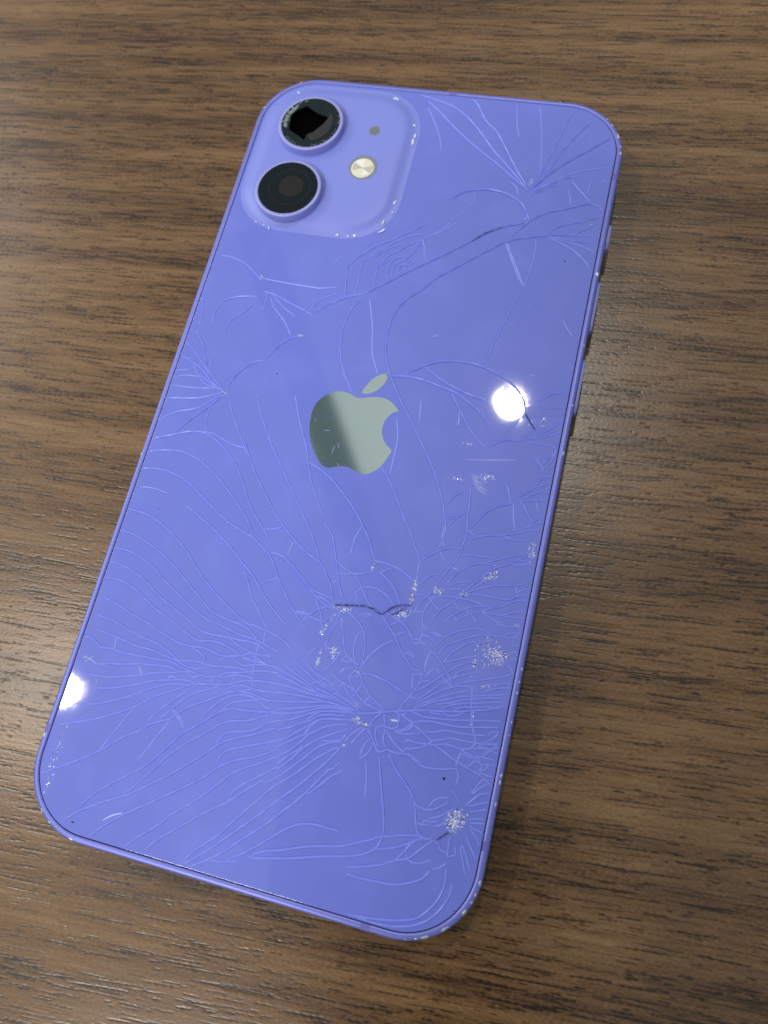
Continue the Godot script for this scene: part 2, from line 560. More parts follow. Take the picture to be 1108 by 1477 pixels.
func build_phone() -> void:
	phone = Node3D.new()
	phone.name = "phone"
	phone.set_meta("label", "purple phone lying face down with its glass back shattered")
	phone.set_meta("category", "phone")
	add_child(phone)
	# frame
	var ol := outline(HX, HY, RAD, 20)
	var st := start()
	sweep(st, ol, [Vector2(1.2, 0.25), Vector2(0.45, 0.3), Vector2(0.12, 0.5), Vector2(0, 0.85), Vector2(0, 6.75), Vector2(0.03, 7.0), Vector2(0.12, 7.22), Vector2(0.28, 7.35), Vector2(0.5, 7.4), Vector2(0.86, 7.4), Vector2(0.95, 7.33), Vector2(0.95, 6.7)])
	frame = put("frame", st.commit(), M.frame, phone)
	st = start()
	sweep(st, ol, [Vector2(1.2, 0.02), Vector2(1.2, 0.4)])
	cap(st, ol, 1.2, 0.02, Vector2.ZERO, Vector3.DOWN)
	put("front_glass", st.commit(), M.black, phone)
	st = start()
	sweep(st, ol, [Vector2(0.9, 6.9), Vector2(1.25, 6.9)])
	put("seam", st.commit(), M.gap, phone)
	# back glass: a thin plate with a softly rounded edge
	st = start()
	sweep(st, ol, [Vector2(1.1, 6.6), Vector2(1.1, 7.36), Vector2(1.115, 7.385), Vector2(1.14, 7.396), Vector2(1.2, 7.4)])
	cap(st, ol, 1.2, 7.4)
	glass = put("back_glass", st.commit(), M.glass, phone)
	glass.set_meta("label", "purple back glass covered in cracks")
	for b in [[-HX, -52.4, Vector2(-1, 0)], [HX, -52.2, Vector2(1, 0)], [18.8, -HY, Vector2(0, -1)], [HX, 51.6, Vector2(1, 0)], [1.8, HY, Vector2(0, 1)]]:
		antenna_band(b[0], b[1], b[2])
	side_button("mute_switch", 39.9, 44.8, 0.55)
	side_button("volume_button", 24.7, 33.9, 0.5)
	side_button("volume_button", 10.4, 19.9, 0.5)
	# emblem
	var e := poly("emblem", curve(v2([0.24,5.75,1.28,6.09,2.61,6.39,4.02,6.35,5.27,5.78,6.15,5.04,6.43,4.65,5.64,4.27,4.93,3.19,4.63,1.95,4.77,0.81,5.34,-0.4,6.16,-1.25,6.9,-1.83,6.66,-2.74,6.08,-4.28,5.37,-5.27,4.58,-5.91,3.71,-6.26,2.74,-6.22,1.83,-5.89,0.94,-5.63,-0.15,-5.71,-1.16,-6.08,-1.92,-6.34,-2.74,-6.21,-3.69,-5.48,-4.74,-4.23,-5.62,-2.79,-6.29,-1.3,-6.67,0.41,-6.79,2.19,-6.5,3.75,-5.68,4.97,-4.62,5.83,-3.59,6.26,-2.46,6.31,-1.24,5.99,-0.46,5.71]), 0.35), ZB + 0.012, 0.011, M.emblem, phone)
	poly("emblem_leaf", curve(v2([3.33,10.56,2.23,10.21,1.19,9.26,0.5,8.07,0.12,7.09,0.08,6.6,0.86,6.62,1.87,7.1,2.77,8.02,3.32,9.19,3.43,10.12]), 0.35), ZB + 0.012, 0.011, M.emblem, e)
	# camera plateau
	var pc := Vector2(-16.35, 48.75)
	var po := outline(13.75, 14.9, 8.2, 16)
	st = start()
	sweep(st, po, [Vector2(-0.5, 7.402), Vector2(0.0, 7.42), Vector2(0.35, 7.47), Vector2(0.7, 7.57), Vector2(1.05, 7.7), Vector2(1.4, 7.84), Vector2(1.75, 7.95), Vector2(2.2, 8.02), Vector2(2.7, 8.05), Vector2(3.5, 8.06)], pc)
	cap(st, po, 3.5, 8.06, pc)
	plate = put("camera_plateau", st.commit(), M.plateau, phone)
	var rings := [Vector2(0.0, 8.0), Vector2(0.0, 9.1), Vector2(0.05, 9.3), Vector2(0.14, 9.38), Vector2(0.54, 9.4), Vector2(0.6, 9.37), Vector2(0.63, 9.2), Vector2(0.63, 8.7)]
	# lower lens, whole
	var a := Vector2(-21.3, 40.5)
	var lr := ring("camera_lens", a.x, a.y, 5.8, rings, M.ring, phone)
	lr.set_meta("label", "lower camera lens with unbroken dark glass")
	var cover := disc("lens_glass", a.x, a.y, 5.18, 9.0, 9.36, 0.05, M.lens, lr)
	cover.name = "lens_glass"
	var pupil := disc("pupil", a.x + 0.5, a.y + 0.35, 2.1, 9.3, 9.366, 0.03, M.inner, lr)
	pupil.name = "pupil"
	ring("inner_ring", a.x + 0.3, a.y + 0.2, 3.6, [Vector2(0, 9.3), Vector2(0, 9.364), Vector2(0.12, 9.365), Vector2(0.12, 9.3)], M.inner, lr)
	# upper lens, its cover broken out
	var b := Vector2(-21.0, 54.2)
	var ur := ring("camera_lens", b.x, b.y, 5.8, rings, M.ring, phone)
	ur.set_meta("label", "upper camera lens with a hole broken in its glass")
	disc("lens_hole", b.x, b.y, 5.17, 8.1, 8.16, 0.03, M.hole, ur)
	var hole := [[-3.9, 1.0], [-3.2, 2.3], [-1.6, 3.5], [0.6, 2.2], [2.4, 1.7], [3.0, 1.4], [2.2, -0.2], [0.9, -2.0], [-0.1, -2.6], [0.1, -3.9], [-1.6, -2.9], [-3.5, -1.9]]
	for i in hole.size():
		var h0 := Vector2(hole[i][0], hole[i][1])
		var h1 := Vector2(hole[(i + 1) % hole.size()][0], hole[(i + 1) % hole.size()][1])
		var a0 := h0.angle()
		var a1 := a0 + wrapf(h1.angle() - a0, -PI, PI)
		var pts := PackedVector2Array([b + h0, b + h1])
		for k in 5: pts.append(b + Vector2.from_angle(lerpf(a1, a0, k / 4.0)) * 5.17)
		if Geometry2D.triangulate_polygon(pts).is_empty(): continue
		var grey: bool = i in [6, 7, 8]
		poly("glass_shard", pts, 9.28 + rng.randf() * 0.05, 0.35, M.shard_grey if i in [5, 6, 7, 8] and false else M.shard, ur, Vector2(rng.randf_range(-0.02, 0.02), rng.randf_range(-0.02, 0.02)))
	# what shows of the lens under the broken cover: a grey crescent
	var cres := PackedVector2Array()
	for k in 12: cres.append(b + Vector2.from_angle(lerpf(-1.35, 0.75, k / 11.0)) * 3.9)
	cres.append_array(PackedVector2Array([b + Vector2(2.9, 1.35), b + Vector2(2.2, -0.25), b + Vector2(0.95, -1.95), b + Vector2(0.1, -2.5)]))
	poly("lens_crescent", cres, 9.362, 0.02, M.shard_grey, ur)
	for s in [[2.35, 3.5, 4.2, 4.9, 60], [1.9, 2.35, 4.6, 5.15, 22], [3.9, 5.6, 4.7, 5.15, 40], [5.3, 6.9, 4.8, 5.15, 30]]:
		st = start()
		for i in s[4]:
			var q := b + Vector2.from_angle(rng.randf_range(s[0], s[1])) * rng.randf_range(s[2], s[3])
			var size := rng.randf_range(0.1, 0.4) if s[2] < 4.3 else rng.randf_range(0.04, 0.13)
			var top := V(q.x + rng.randfn() * 0.05, q.y + rng.randfn() * 0.05, 9.37 + size * 0.6)
			var rr := []
			for k in 3:
				var v := Vector2.from_angle(rng.randf() * 0.8 + TAU * k / 3.0) * size
				rr.append(V(q.x + v.x, q.y + v.y, 9.35))
			for k in 3: flat(st, rr[k], rr[(k + 1) % 3], top)
		var o := put("crushed_glass", st.commit(), M.rubble, ur)
		o.set_meta("kind", "stuff")
	st = start()
	for i in 40:
		var an := rng.randf() * TAU
		var q := a + Vector2.from_angle(an) * rng.randf_range(4.9, 5.2)
		var size := rng.randf_range(0.03, 0.11)
		var top := V(q.x, q.y, 9.34 + size)
		var rr := []
		for k in 3:
			var v := Vector2.from_angle(an + TAU * k / 3.0) * size
			rr.append(V(q.x + v.x, q.y + v.y, 9.335))
		for k in 3: flat(st, rr[k], rr[(k + 1) % 3], top)
	put("crushed_glass", st.commit(), M.rubble, lr).set_meta("kind", "stuff")
	# flash and microphone
	var fl := disc("flash", -9.95, 47.3, 2.5, 7.96, 8.09, 0.05, M.grey, phone)
	disc("flash_lens", -10.0, 47.15, 2.02, 8.06, 8.14, 0.12, M.flash, fl)
	var spokes := [0.3, 1.5, 2.6, 3.6, 4.9, 5.7]
	for k in 6:
		var p := PackedVector2Array([Vector2(-10.05, 47.1)])
		for j in 5: p.append(Vector2(-10.0, 47.15) + Vector2.from_angle(lerpf(spokes[k], spokes[(k + 1) % 6] + (TAU if k == 5 else 0.0), j / 4.0)) * 1.72)
		poly("flash_facet", p, 8.18, 0.05, [M.flash, M.white, M.flash_dark][k % 3], fl, Vector2(rng.randf_range(-0.05, 0.05), rng.randf_range(-0.05, 0.05)))
	var mic := disc("microphone", -9.85, 55.0, 1.05, 8.0, 8.075, 0.03, M.grey, phone)
	disc("microphone_mesh", -9.85, 55.0, 0.8, 8.0, 8.09, 0.02, M.mesh, mic)

func build_cracks() -> void:
	crack(1.2, [18.25,47.02,20.75,50.35,23.63,53.55,27.04,56.63,29.71,59.21])
	crack(1, [18.69,47.28,20.34,49.9,22.07,54.97,24.03,58.91,26.11,62.27])
	crack(1, [19.2,48.94,20.16,52.69,21.07,56.89,21.85,60.92,22.79,64.18])
	crack(1.1, [18.05,47.19,15.18,49.2,12.02,51.61,8.04,54.39,3.89,57.65,0.36,60.86,-2.24,62.94])
	crack(1, [17.65,47.54,14.55,50.73,11.2,53.97,7.61,58.11,4.58,60.93,1.76,62.54,-3.59,64.1])
	crack(1, [17.74,47.95,15.52,50.86,13.11,54.63,10.72,58.08,8.62,59.93,6.57,63.11,5.45,64.28])
	crack(0.5, [14.78,57.33,13.9,60.15,13.18,63.89])
	crack(0.5, [19.56,50.59,18.94,55.38,17.8,61.05,16.96,64.33])
	crack(0.6, [18.6,46.87,20.63,48.34,22.94,50.05,26.2,51.89,30.18,53.22])
	crack(0.8, [18.68,46.49,20.1,47.67,23.01,49.66,25.38,50.98])
	crack(0.9, [18.5,45.67,19.6,46.81,21.34,48.04,23.12,49])
	crack(0.9, [16.79,46.03,16.21,47.34,15.05,48.18,14.67,47.52])
	crack(1.3, [6.26,43.56,7.61,45.15,10.11,46.09,12.76,46.26,15.54,45.65,17.6,44.36,18.72,42.76,19.35,41.5])
	crack(1.1, [17.25,37.72,18.35,39.61,20.2,41.81,22.2,43.26,25.21,44.47,28.18,45.79,30,45.35,30.75,44.71])
	crack(0.9, [22.67,38.91,23.96,40.63,26.32,41.74,28.7,42.66,30.71,43.93])
	crack(0.8, [22.67,38.91,26.67,39.7,28.09,40.67,30.18,42.31])
	crack(0.8, [22.68,38.84,25.6,38.59,28.12,38.59,30.3,38.73])
	crack(0.8, [23.05,38.59,26.47,37.22,28.95,35.54,30.31,33.91])
	crack(0.7, [23.7,38.5,26.96,38.04,29.59,37.32,30.59,36.91])
	crack(0.6, [24.26,38.96,27.32,39.61,30.08,40.02])
	crack(0.5, [9.95,45.27,9.46,42.81,7.67,40.19,5.89,37.58,3.63,35.69])
	crack(0.7, [16.49,36.65,18.27,33.33,19.76,30.59,20.8,29.29])
	crack(0.6, [21.25,37.94,21.48,34.95,21.23,31.19,20.99,29.13])
	crack(0.7, [24.95,49.73,26.91,47.63,28.45,46.1])
	crack(0.8, [2.35,33.94,2.66,34.77,3.23,35.24,4.16,31.91])
	crack(0.4, [-1.95,61.67,0.02,58.45,1.62,55.25,2.24,53.23])
	crack(1.2, [-3.96,23.72,-2.28,25.22,0.33,27.4,2.95,29.59,6.4,32.26,10.07,35.33,13.23,37.97,15.96,39.64,18.23,40.59,19.3,41.54])
	crack(1, [-8.55,21.21,-6.98,22.52,-4.98,23.37,-3.96,23.72])
	crack(1.2, [26.22,39.72,21.85,38.71,17.07,37.1,13.38,34.23,9.51,30.79,6.94,28.45,5.28,26.26,3.28,24.19,2.08,22.09,1.49,19.42,1.58,16.54,2.06,13.94,2.82,12.08,3.72,10.27,5.84,7.09,7.98,4.3,9.66,2.16])
	crack(0.9, [-3.83,23.21,-5.07,21.26,-5.74,18.37,-5.54,14.64,-4.46,11.13,-2.83,8.44,-1.57,6.54])
	crack(0.4, [-2.83,23.02,-1.21,18.45,0,13.58,1.75,10.25])
	crack(1.2, [3.59,10.18,6.49,10.6,9.53,10.34,12.33,9.72,14.19,9.25,16.47,8.08,18.79,6.63,20.97,4.31])
	crack(1.3, [5.95,11,7.35,12.06,9.97,13.67,12.77,14.43,15.69,14.52,18.42,14.03,20.93,13.03,23.23,11.53,24.73,9.6,25.15,8.12])
	crack(1.1, [8.68,12.79,11.1,11.27,14.02,10.02,16.8,9.25,19.49,8.8])
	crack(1, [13.8,9.02,15.68,6.36,17.69,3.68])
	crack(0.8, [16.67,36.86,18.34,33.75,20.87,29.11])
	crack(0.6, [21.4,37.4,21.38,33.52,20.87,29.11])
	crack(0.8, [20.87,29.11,19.9,25.71,18.96,21.51,18.03,17.38,17.63,15.03])
	crack(0.9, [-7.03,22.69,-7.61,26.14,-8,28.24,-6.74,30.24,-4.17,32.82,-1.43,34.69,2.61,37.86,3.98,38.8])
	crack(0.8, [-5.48,23.47,-5.5,25.41,-5.68,28.6,-4.84,30.35,-2.32,33.1,0.65,35.37,3.55,36.53])
	crack(0.9, [-5.08,29.41,-3.74,31.07,-1.92,32.79,0.28,34.22])
	crack(0.9, [-2.82,25.48,-2.96,27.95,-2.95,29.2,-1.58,31.4,-0.53,32.28,1.02,33.78,2.89,35.27])
	crack(0.8, [2.89,35.27,3.89,33.68,4.59,31.27])
	crack(0.9, [-1.03,27.19,-1.23,29.29,-0.5,30.84,1.02,31.79])
	crack(0.9, [-0.36,27.65,-0.32,29.44,0.5,30.64,1.55,31.52,2.45,33.1,2.96,34.98])
	crack(0.9, [0.62,28.16,0.71,29.77,2.45,30.4,3.15,31.41])
	crack(0.9, [-29.97,27.12,-27.69,26.92,-25.04,26.03,-23.12,24.68,-21.59,23.47])
	crack(0.9, [-21.37,23.86,-19,23.7,-16.33,23.58,-13.37,23.52,-11.13,23.59,-8.57,24.29])
	crack(1.2, [-20.5,21.48,-18.61,21.25,-16.03,20.24,-13.53,19.42,-11.55,18.7])
	crack(1, [-11.55,18.7,-10.19,20.15,-8.36,21.67,-6.42,22.8,-4.46,23.54])
	crack(0.8, [-12.15,19.12,-11.34,20.83,-10.08,22.1,-8.26,23.1])
	crack(0.7, [-21.35,20.44,-23.88,20.03,-26,19.33,-27.28,18.04,-27.7,16.19,-27.53,14.09])
	crack(0.8, [-21.2,19.93,-22.52,17.76,-24,16.1,-24.84,14.55,-24.9,12.09])
	crack(0.8, [-18.51,20.9,-16.36,19.13,-14.08,17.93])
	crack(0.5, [-18.33,19.16,-15.69,16.78,-13.9,14.49])
	crack(1.1, [-21.34,3.35,-21.23,5.04,-20.19,6.91,-18.74,8.52,-17.06,9.33])
	crack(1.1, [-16.9,9.35,-16.01,11.21,-14.64,13.16,-12.5,14.62])
	crack(0.7, [-30.71,19.18,-30.43,17.89,-29.87,15.83,-29.65,13.91])
	crack(1, [-29.85,12.47,-28.04,10.5,-26.62,7.64,-25.37,5.82,-21.86,2.92])
	crack(0.9, [-30.7,10.32,-29.03,8.95,-26.72,6.94,-25.43,5.47])
	crack(0.9, [-30.71,7.58,-29.54,7.47,-28.13,6.69,-26.56,5.95,-24.55,4.27,-22.21,3.02])
	crack(0.9, [-28.39,6.48,-27.13,5.17,-25.58,4.43,-23.07,3.2])
	crack(0.8, [-26.35,4.29,-25.12,3.5,-23.58,3.28,-22.21,3.02])
	crack(0.5, [-23.53,3.12,-27.59,2.55,-30.7,2.46])
	crack(0.6, [-22.11,2.71,-25.48,1.09,-30.72,0.13])
	crack(0.6, [-22.32,2.34,-24.97,-0.47,-28.39,-1.93,-30.74,-3.53])
	crack(1, [-21.71,2.45,-23.04,0.55,-24.67,-1.4,-26.29,-3.35,-27.56,-5.38])
	crack(0.8, [-23.24,0.18,-23.25,-1.79,-22.96,-4.18])
	crack(0.9, [-22.91,-4.33,-21.12,-4.48,-18.99,-5.19,-17.27,-5.66,-15.71,-5.68])
	crack(0.9, [-30.7,-6.99,-27.45,-5.68,-25.18,-4.76,-23.02,-4.51,-20.88,-5.23,-18.91,-6.45,-17.99,-7.39])
	crack(0.9, [-20.31,1.05,-18.45,-1.87,-16.23,-4.98,-15.14,-6.51])
	crack(0.8, [-16.26,3.44,-15.22,1.01,-13.41,-1.89,-11.63,-4.26])
	crack(0.5, [-10.2,4.22,-8.56,0.63,-6.67,-2.83,-5.51,-5.36])
	crack(1, [-30.65,-9.18,-27.67,-8.44,-25.16,-8.27,-22.37,-9,-19.33,-10.61,-16.5,-12.68,-13.59,-15.15,-11.39,-17.4,-10.19,-19.38])
	crack(1, [-30.72,-12.11,-28.15,-11.72,-25.16,-12.08,-22.25,-13.22,-18.72,-15.43,-14.98,-17.55,-12.55,-18.54,-10.05,-19.35,-8.01,-20.68,-6.9,-21.46,-5.73,-22.94,-4.71,-24.44,-3.13,-26.37,-1.45,-28.23,1.13,-30.55])
	crack(1, [-20.31,-5.58,-17.91,-7.18,-15.9,-9.15,-14.07,-11.58,-12.33,-14.28,-10.51,-16.32,-8.43,-18.27,-7.46,-19.54])
	crack(1, [-16.29,-4.33,-13.42,-8.66,-11.02,-11.58,-8.74,-14.16,-7.44,-15.54])
	crack(1, [-12.5,-3.44,-9.16,-7.51,-6.28,-11.24,-4.51,-13.29])
	crack(1, [-22.13,-16.43,-19.53,-17.73,-16.96,-19.01,-13.56,-21.12,-10.83,-23.17,-8.94,-24.5,-7.27,-26.14,-4.85,-28.43,-1.93,-30.55])
	crack(1, [-30.59,-18.93,-27.82,-19.13,-24.97,-20.07,-22.31,-21.47,-19.46,-23.55,-16.86,-25.92,-14.48,-27.71,-11.5,-29.62,-8.65,-31.23,-6.72,-31.85])
	crack(1, [-30.7,-22.48,-28.49,-22.62,-24.93,-23.82,-22.34,-25.05,-19.23,-27.02,-16.09,-29.21,-13.1,-31.1,-10.21,-31.86,-8.26,-32.03])
	crack(1, [-30.57,-25.16,-27.84,-25.33,-24.26,-26.64,-21.51,-28.38,-18.52,-30.03,-15.27,-31.73,-12.43,-32.72])
	crack(1, [-30.74,-27.32,-28.26,-27.65,-25.08,-28.72,-22,-30.51,-19.11,-31.87,-15.26,-33.55])
	crack(1, [-30.62,-29.78,-27.77,-29.89,-24.94,-30.87,-21.92,-32.5,-18.77,-33.78,-18.06,-34.1])
	crack(1, [-29.96,-32.84,-27.8,-33.23,-24.66,-34.25,-21.67,-34.99])
	crack(1, [-30.08,-35.46,-27.17,-35.8,-24.11,-36.67,-22.68,-36.85])
	crack(1, [-29.29,-37.56,-26.41,-37.89,-24.16,-38.22,-22.18,-38.6])
	crack(1.1, [-6.92,-20.88,-5.59,-20.89,-3.9,-21.69,-0.66,-24.13,1.94,-26.09,4.16,-26.98])
	crack(0.8, [-10.6,-23.41,-9.17,-25.7,-7.54,-28.18,-5.82,-30.04,-4.26,-31.9])
	crack(1, [-4.22,-32.03,-1.87,-32.73,0.48,-34.04])
	crack(1, [-22.71,-37.06,-19.98,-37.4,-17.68,-38.08,-15.85,-38.96,-13.66,-38.64,-12.18,-38.54,-11.08,-38.84])
	crack(1, [-22.19,-38.51,-20.11,-38.51,-17.66,-38.9,-15.77,-39.18,-14.36,-39.61,-12.62,-39.51,-11.08,-38.84])
	crack(1, [-21.76,-39.73,-19.21,-39.62,-16.71,-39.44,-14.77,-39.89,-12.91,-40.16,-10.89,-40.2,-8.34,-39.61])
	crack(1, [-21.41,-40.72,-19.9,-40.61,-16.96,-40.21,-15.1,-40.44,-13.18,-40.11])
	crack(1, [-20.84,-42.36,-18.57,-41.48,-15.75,-40.77,-13.63,-40.28])
	crack(1, [-20.41,-43.55,-18.67,-42.68,-16.35,-42.01,-14,-41.46,-12.25,-41.4])
	crack(1, [-20,-44.74,-18.13,-43.48,-16.16,-42.55,-14.29,-42.11,-13.29,-42.07])
	crack(1, [-19.47,-46.23,-17.89,-44.93,-16.46,-43.9,-14.54,-42.87,-13.32,-42,-11.97,-41.52,-9.62,-41.06,-7.32,-40.48,-5.61,-39.62,-4.25,-39.25,-1.9,-38.93,-0.66,-38.84])
	crack(0.8, [-17.36,-47.9,-16.01,-45.98,-14.38,-44.1,-13.07,-42.75,-11.95,-41.56,-11.34,-40.38])
	crack(0.8, [-15.81,-47.3,-14.57,-45.75,-13.18,-43.93,-11.6,-42.64,-9.89,-41.77,-8.87,-41.07])
	crack(1, [-18.24,-49.7,-17.14,-48.53,-15.47,-47.56,-14.18,-46.91,-13.31,-45.79,-11.74,-44.5,-9.87,-43.37,-8.23,-42.3,-6.99,-41.55,-5.17,-41.07,-3.2,-41.11,-1.66,-41.38,-0,-41.12])
	crack(0.8, [-9.97,-46.12,-9.23,-44.59,-8.19,-43.2,-6.82,-42.08,-5.06,-41.43,-3.59,-41.43,-2.47,-41.5])
	crack(0.8, [-7.2,-43.99,-6.52,-43.03,-5.25,-42.39,-3.46,-41.85,-2.49,-41.44])
	crack(1.1, [-16.54,-54.53,-14.94,-52.7,-13.45,-50.55,-11.94,-48.4,-10.22,-46.86,-8.73,-45.38,-7.37,-44.26,-6.1,-43.61,-3.5,-43.33,-0.76,-42.79,0.33,-42.26])
	crack(1, [-16.01,-56.04,-14.68,-54.17,-13.03,-51.78,-11.23,-49.79,-9.52,-48.26,-8.2,-47.04,-7.07,-45.99,-5.6,-45.23,-3.57,-44.7,-1.9,-43.85,-0.65,-43.17])
	crack(1.1, [-15.67,-57,-13.74,-55.47,-11.82,-53.9,-9.97,-52.13,-8.3,-50.51,-7.02,-49.2,-5.9,-48.15,-4.26,-47.2,-2.14,-46.24,-0.09,-45.08,1.01,-44.59])
	crack(0.9, [-6.86,-48.94,-6.51,-47.75,-5.81,-46.87,-4.51,-46.37,-2.52,-45.78,-0.36,-44.15,0.76,-43.72])
	crack(1.1, [-13.91,-58.49,-12,-56.98,-9.48,-55.05,-7.2,-53.18,-5.76,-51.63,-4.62,-50.69,-2.99,-49.75,-1.28,-49.11,0.76,-47.95,1.79,-47.26])
	crack(0.9, [-5.99,-51.69,-5.89,-50.46,-5.48,-49.48,-4.29,-48.64,-1.74,-47.58,0.78,-46.42,1.45,-46.12])
	crack(1, [-8.11,-57.02,-6.14,-54.96,-4.78,-53.23,-3.54,-51.84,-1.79,-50.54,0.23,-49.39,2.04,-48.14])
	crack(0.9, [-2.93,-55.33,-2.64,-53.98,-1.59,-52.75,-0.08,-51.51,1.63,-50.12,2.39,-49.33])
	crack(1, [-3.28,-55.73,-1.67,-54.05,-0.22,-52.62,0.7,-51.75])
	crack(1, [0.46,-54.85,2.11,-52.57,3.01,-51.49])
	crack(1, [-21.84,-35.04,-18.92,-35.96,-16.36,-36.65,-14.06,-36.65,-12.34,-36.49,-10.71,-36.83,-9.18,-36.9,-7.09,-36.42])
	crack(1, [-17.97,-34.17,-15.6,-35.08,-13.61,-35.71,-11.71,-35.28,-9.65,-35.4,-8.28,-35.8,-7.13,-36.29])
	crack(1, [-15.33,-33.57,-13.29,-34.32,-11.25,-34.34,-9.5,-34.3,-7.78,-34.98,-5.88,-35.49,-4.36,-35.61,-2.68,-35.45])
	crack(1, [-11.51,-32.72,-9.61,-33.13,-7.99,-33.48,-6.45,-33.61,-4.9,-33.8,-3.3,-34.19,-1.9,-34.57])
	crack(0.9, [-10.05,-33.35,-9.3,-34.13,-7.75,-34.26,-6.05,-34.11,-4.19,-34.51,-2.94,-35.4])
	crack(0.9, [-8.44,-32.02,-6.75,-32.6,-5.48,-33.51,-5.03,-33.76])
	crack(1, [-6.79,-31.65,-4.42,-32.07,-2.51,-32.48])
	crack(0.8, [-15.32,-36.7,-13.14,-37.15,-11.84,-38.03,-12.4,-38.64])
	crack(0.9, [-12.42,-38.59,-10.89,-38.64,-8.49,-38.31,-6.83,-38.05,-5.07,-38.15])
	crack(0.9, [-9.7,-37.66,-8.7,-36.84,-6.87,-36.3,-5.81,-35.71,-4.59,-35.66])
	crack(0.9, [-7.97,-36.79,-7.04,-37.39,-6.22,-37.62,-4.43,-37.02,-2.56,-36.71,-1.27,-36.75])
	crack(0.9, [-13.16,-40.17,-11.34,-40.38,-9.51,-39.83,-8.25,-39.07,-6.4,-38.64,-4.84,-38.09,-2.79,-37.57,-1.06,-37.47])
	crack(0.8, [-10.3,-40.48,-9.9,-40.16,-8.08,-39.62,-7,-39.13,-5.58,-38.91,-4.04,-39.13])
	crack(0.8, [-7.94,-41.66,-6.99,-40.74,-5.66,-40.27,-3.91,-40.36,-4.11,-40.52,-6.13,-41.12,-7.48,-41.55])
	crack(0.9, [-7.22,-40.8,-5.43,-40.22,-3.91,-40.36,-2.47,-40.3,-0.33,-40])
	crack(0.5, [-14.15,-47.02,-15.32,-49.44,-16.45,-51.96,-17.01,-53.21])
	crack(0.5, [-4.88,-33.84,-4.85,-34.78,-4.75,-35.93,-4.51,-37.97,-3.98,-40.15])
	crack(1, [-1.26,-36.78,-0.04,-37.11,1.57,-37.53,3.19,-38.03,4.8,-38.53,6.35,-38.86,7.82,-38.94,9.37,-39.34,10.93,-39.83])
	crack(1, [-0.97,-37.77,0.97,-38.03,2.94,-38.44,4.87,-38.77,6.71,-38.86,8.21,-39.02,9.8,-39.59])
	crack(1, [-0.75,-35.95,1.61,-37,3.47,-37.7,5.27,-38.24,6.99,-38.53,8.95,-39.1,10.53,-39.67])
	crack(1, [0.74,-35.25,3.34,-36.59,4.83,-37.3,6.47,-37.96,8.44,-38.53,10.22,-39.14,11.38,-39.46])
	crack(1, [1.92,-34.79,4.38,-36.35,5.78,-37.43,7.43,-38.17,9.54,-38.62,11.48,-39.18])
	crack(0.9, [-0.65,-38.85,1.2,-38.85,3.1,-39.02,4.95,-39.1,6.76,-39.02,8.23,-39.1])
	crack(1, [-0.32,-40,2.37,-39.71,4.73,-39.62,6.91,-39.59,8.74,-39.67,10.2,-39.75])
	crack(1, [0.01,-41.14,2.63,-40.6,4.86,-40.07,6.93,-39.67,8.38,-39.67,9.86,-39.83])
	crack(1, [0.29,-42.11,2.85,-41.41,5.36,-40.56,7.04,-40.07,8.8,-39.91,10.62,-39.99])
	crack(0.9, [0.46,-42.68,2.52,-42.18,4.49,-41.37,6.1,-40.64,7.98,-40.19,9.58,-40.15,11.04,-40.23])
	crack(1, [0.74,-43.64,2.41,-43.07,3.98,-42.18,5.56,-41.28,7.56,-40.67,8.95,-40.47,10.68,-40.23])
	crack(1, [1.07,-44.79,2.68,-44.03,4.23,-43.06,5.18,-42.57,6.2,-41.64,7.68,-41.12,9.08,-40.95,9.71,-40.63])
	crack(1, [1.46,-46.12,2.7,-45.38,4.01,-44.21,5.19,-43.25,6.03,-42.37,7.49,-41.76,9.54,-41.35,10.91,-41.11])
	crack(1, [1.7,-46.94,3.18,-45.77,4.67,-44.65,5.79,-44.12,6.97,-43.16,8.38,-42.39,10.37,-41.8])
	crack(1, [2.04,-48.1,3.37,-47.07,4.45,-45.79,5.37,-44.56,6.26,-43.84])
	crack(0.9, [2.3,-49,3.38,-47.73,4.82,-46.46,5.01,-45.83])
	crack(1, [2.5,-49.7,3.73,-48.31,5.01,-46.5,5.97,-45.42,7.15,-44.47,8.68,-43.5,10.53,-42.38])
	crack(1, [2.78,-50.67,4.16,-49.2,5.78,-47.31,6.99,-45.85,8.33,-44.85,10.12,-44.21])
	crack(1, [3.04,-51.54,4.88,-49.85,6.91,-47.53,8.33,-46.18,9.79,-44.99])
	crack(1, [3.61,-53.52,5.65,-51.29,7.09,-49.46,8.67,-47.42,9.79,-45.66,10.12,-44.91])
	crack(1, [5.74,-53.51,6.82,-51.98,7.76,-50.6,8.63,-49.24,9.37,-48.07,9.85,-47.87,10.62,-46.78])
	crack(0.9, [6.82,-51.98,7.37,-51.75,8.59,-50.39,9.78,-48.95,11.21,-47.7])
	crack(1, [13.18,-41.66,13.91,-42.48,14.6,-43.48,15.41,-44.28,16.49,-43.68,17.22,-43.83,18.6,-43.82,19.57,-43.58])
	crack(0.9, [14.89,-39.31,15.42,-40.78,15.64,-42.73,16.28,-43.57])
	crack(0.8, [14.3,-41.22,15.26,-40.82,15.79,-40.86,16.35,-40.97,17.12,-40.54,17.09,-39.7,16.86,-38.75,16.33,-38.71])
	crack(1.1, [11.35,-40.07,13.03,-39.67,14.83,-39.06,16.63,-38.5,19.05,-37.8])
	crack(1.1, [14.79,-38.9,13.71,-38.14,12.46,-37.41,11.5,-36.43,10.74,-35.56,10.1,-34.49])
	crack(1.3, [10.61,-34.72,12.12,-34.63,14.38,-35.06,16.13,-35.68,17.69,-36.34])
	crack(1, [8.31,-36.66,9.46,-36.91,10.52,-37.52,11.82,-38.42,13,-38.82,14.64,-39.02])
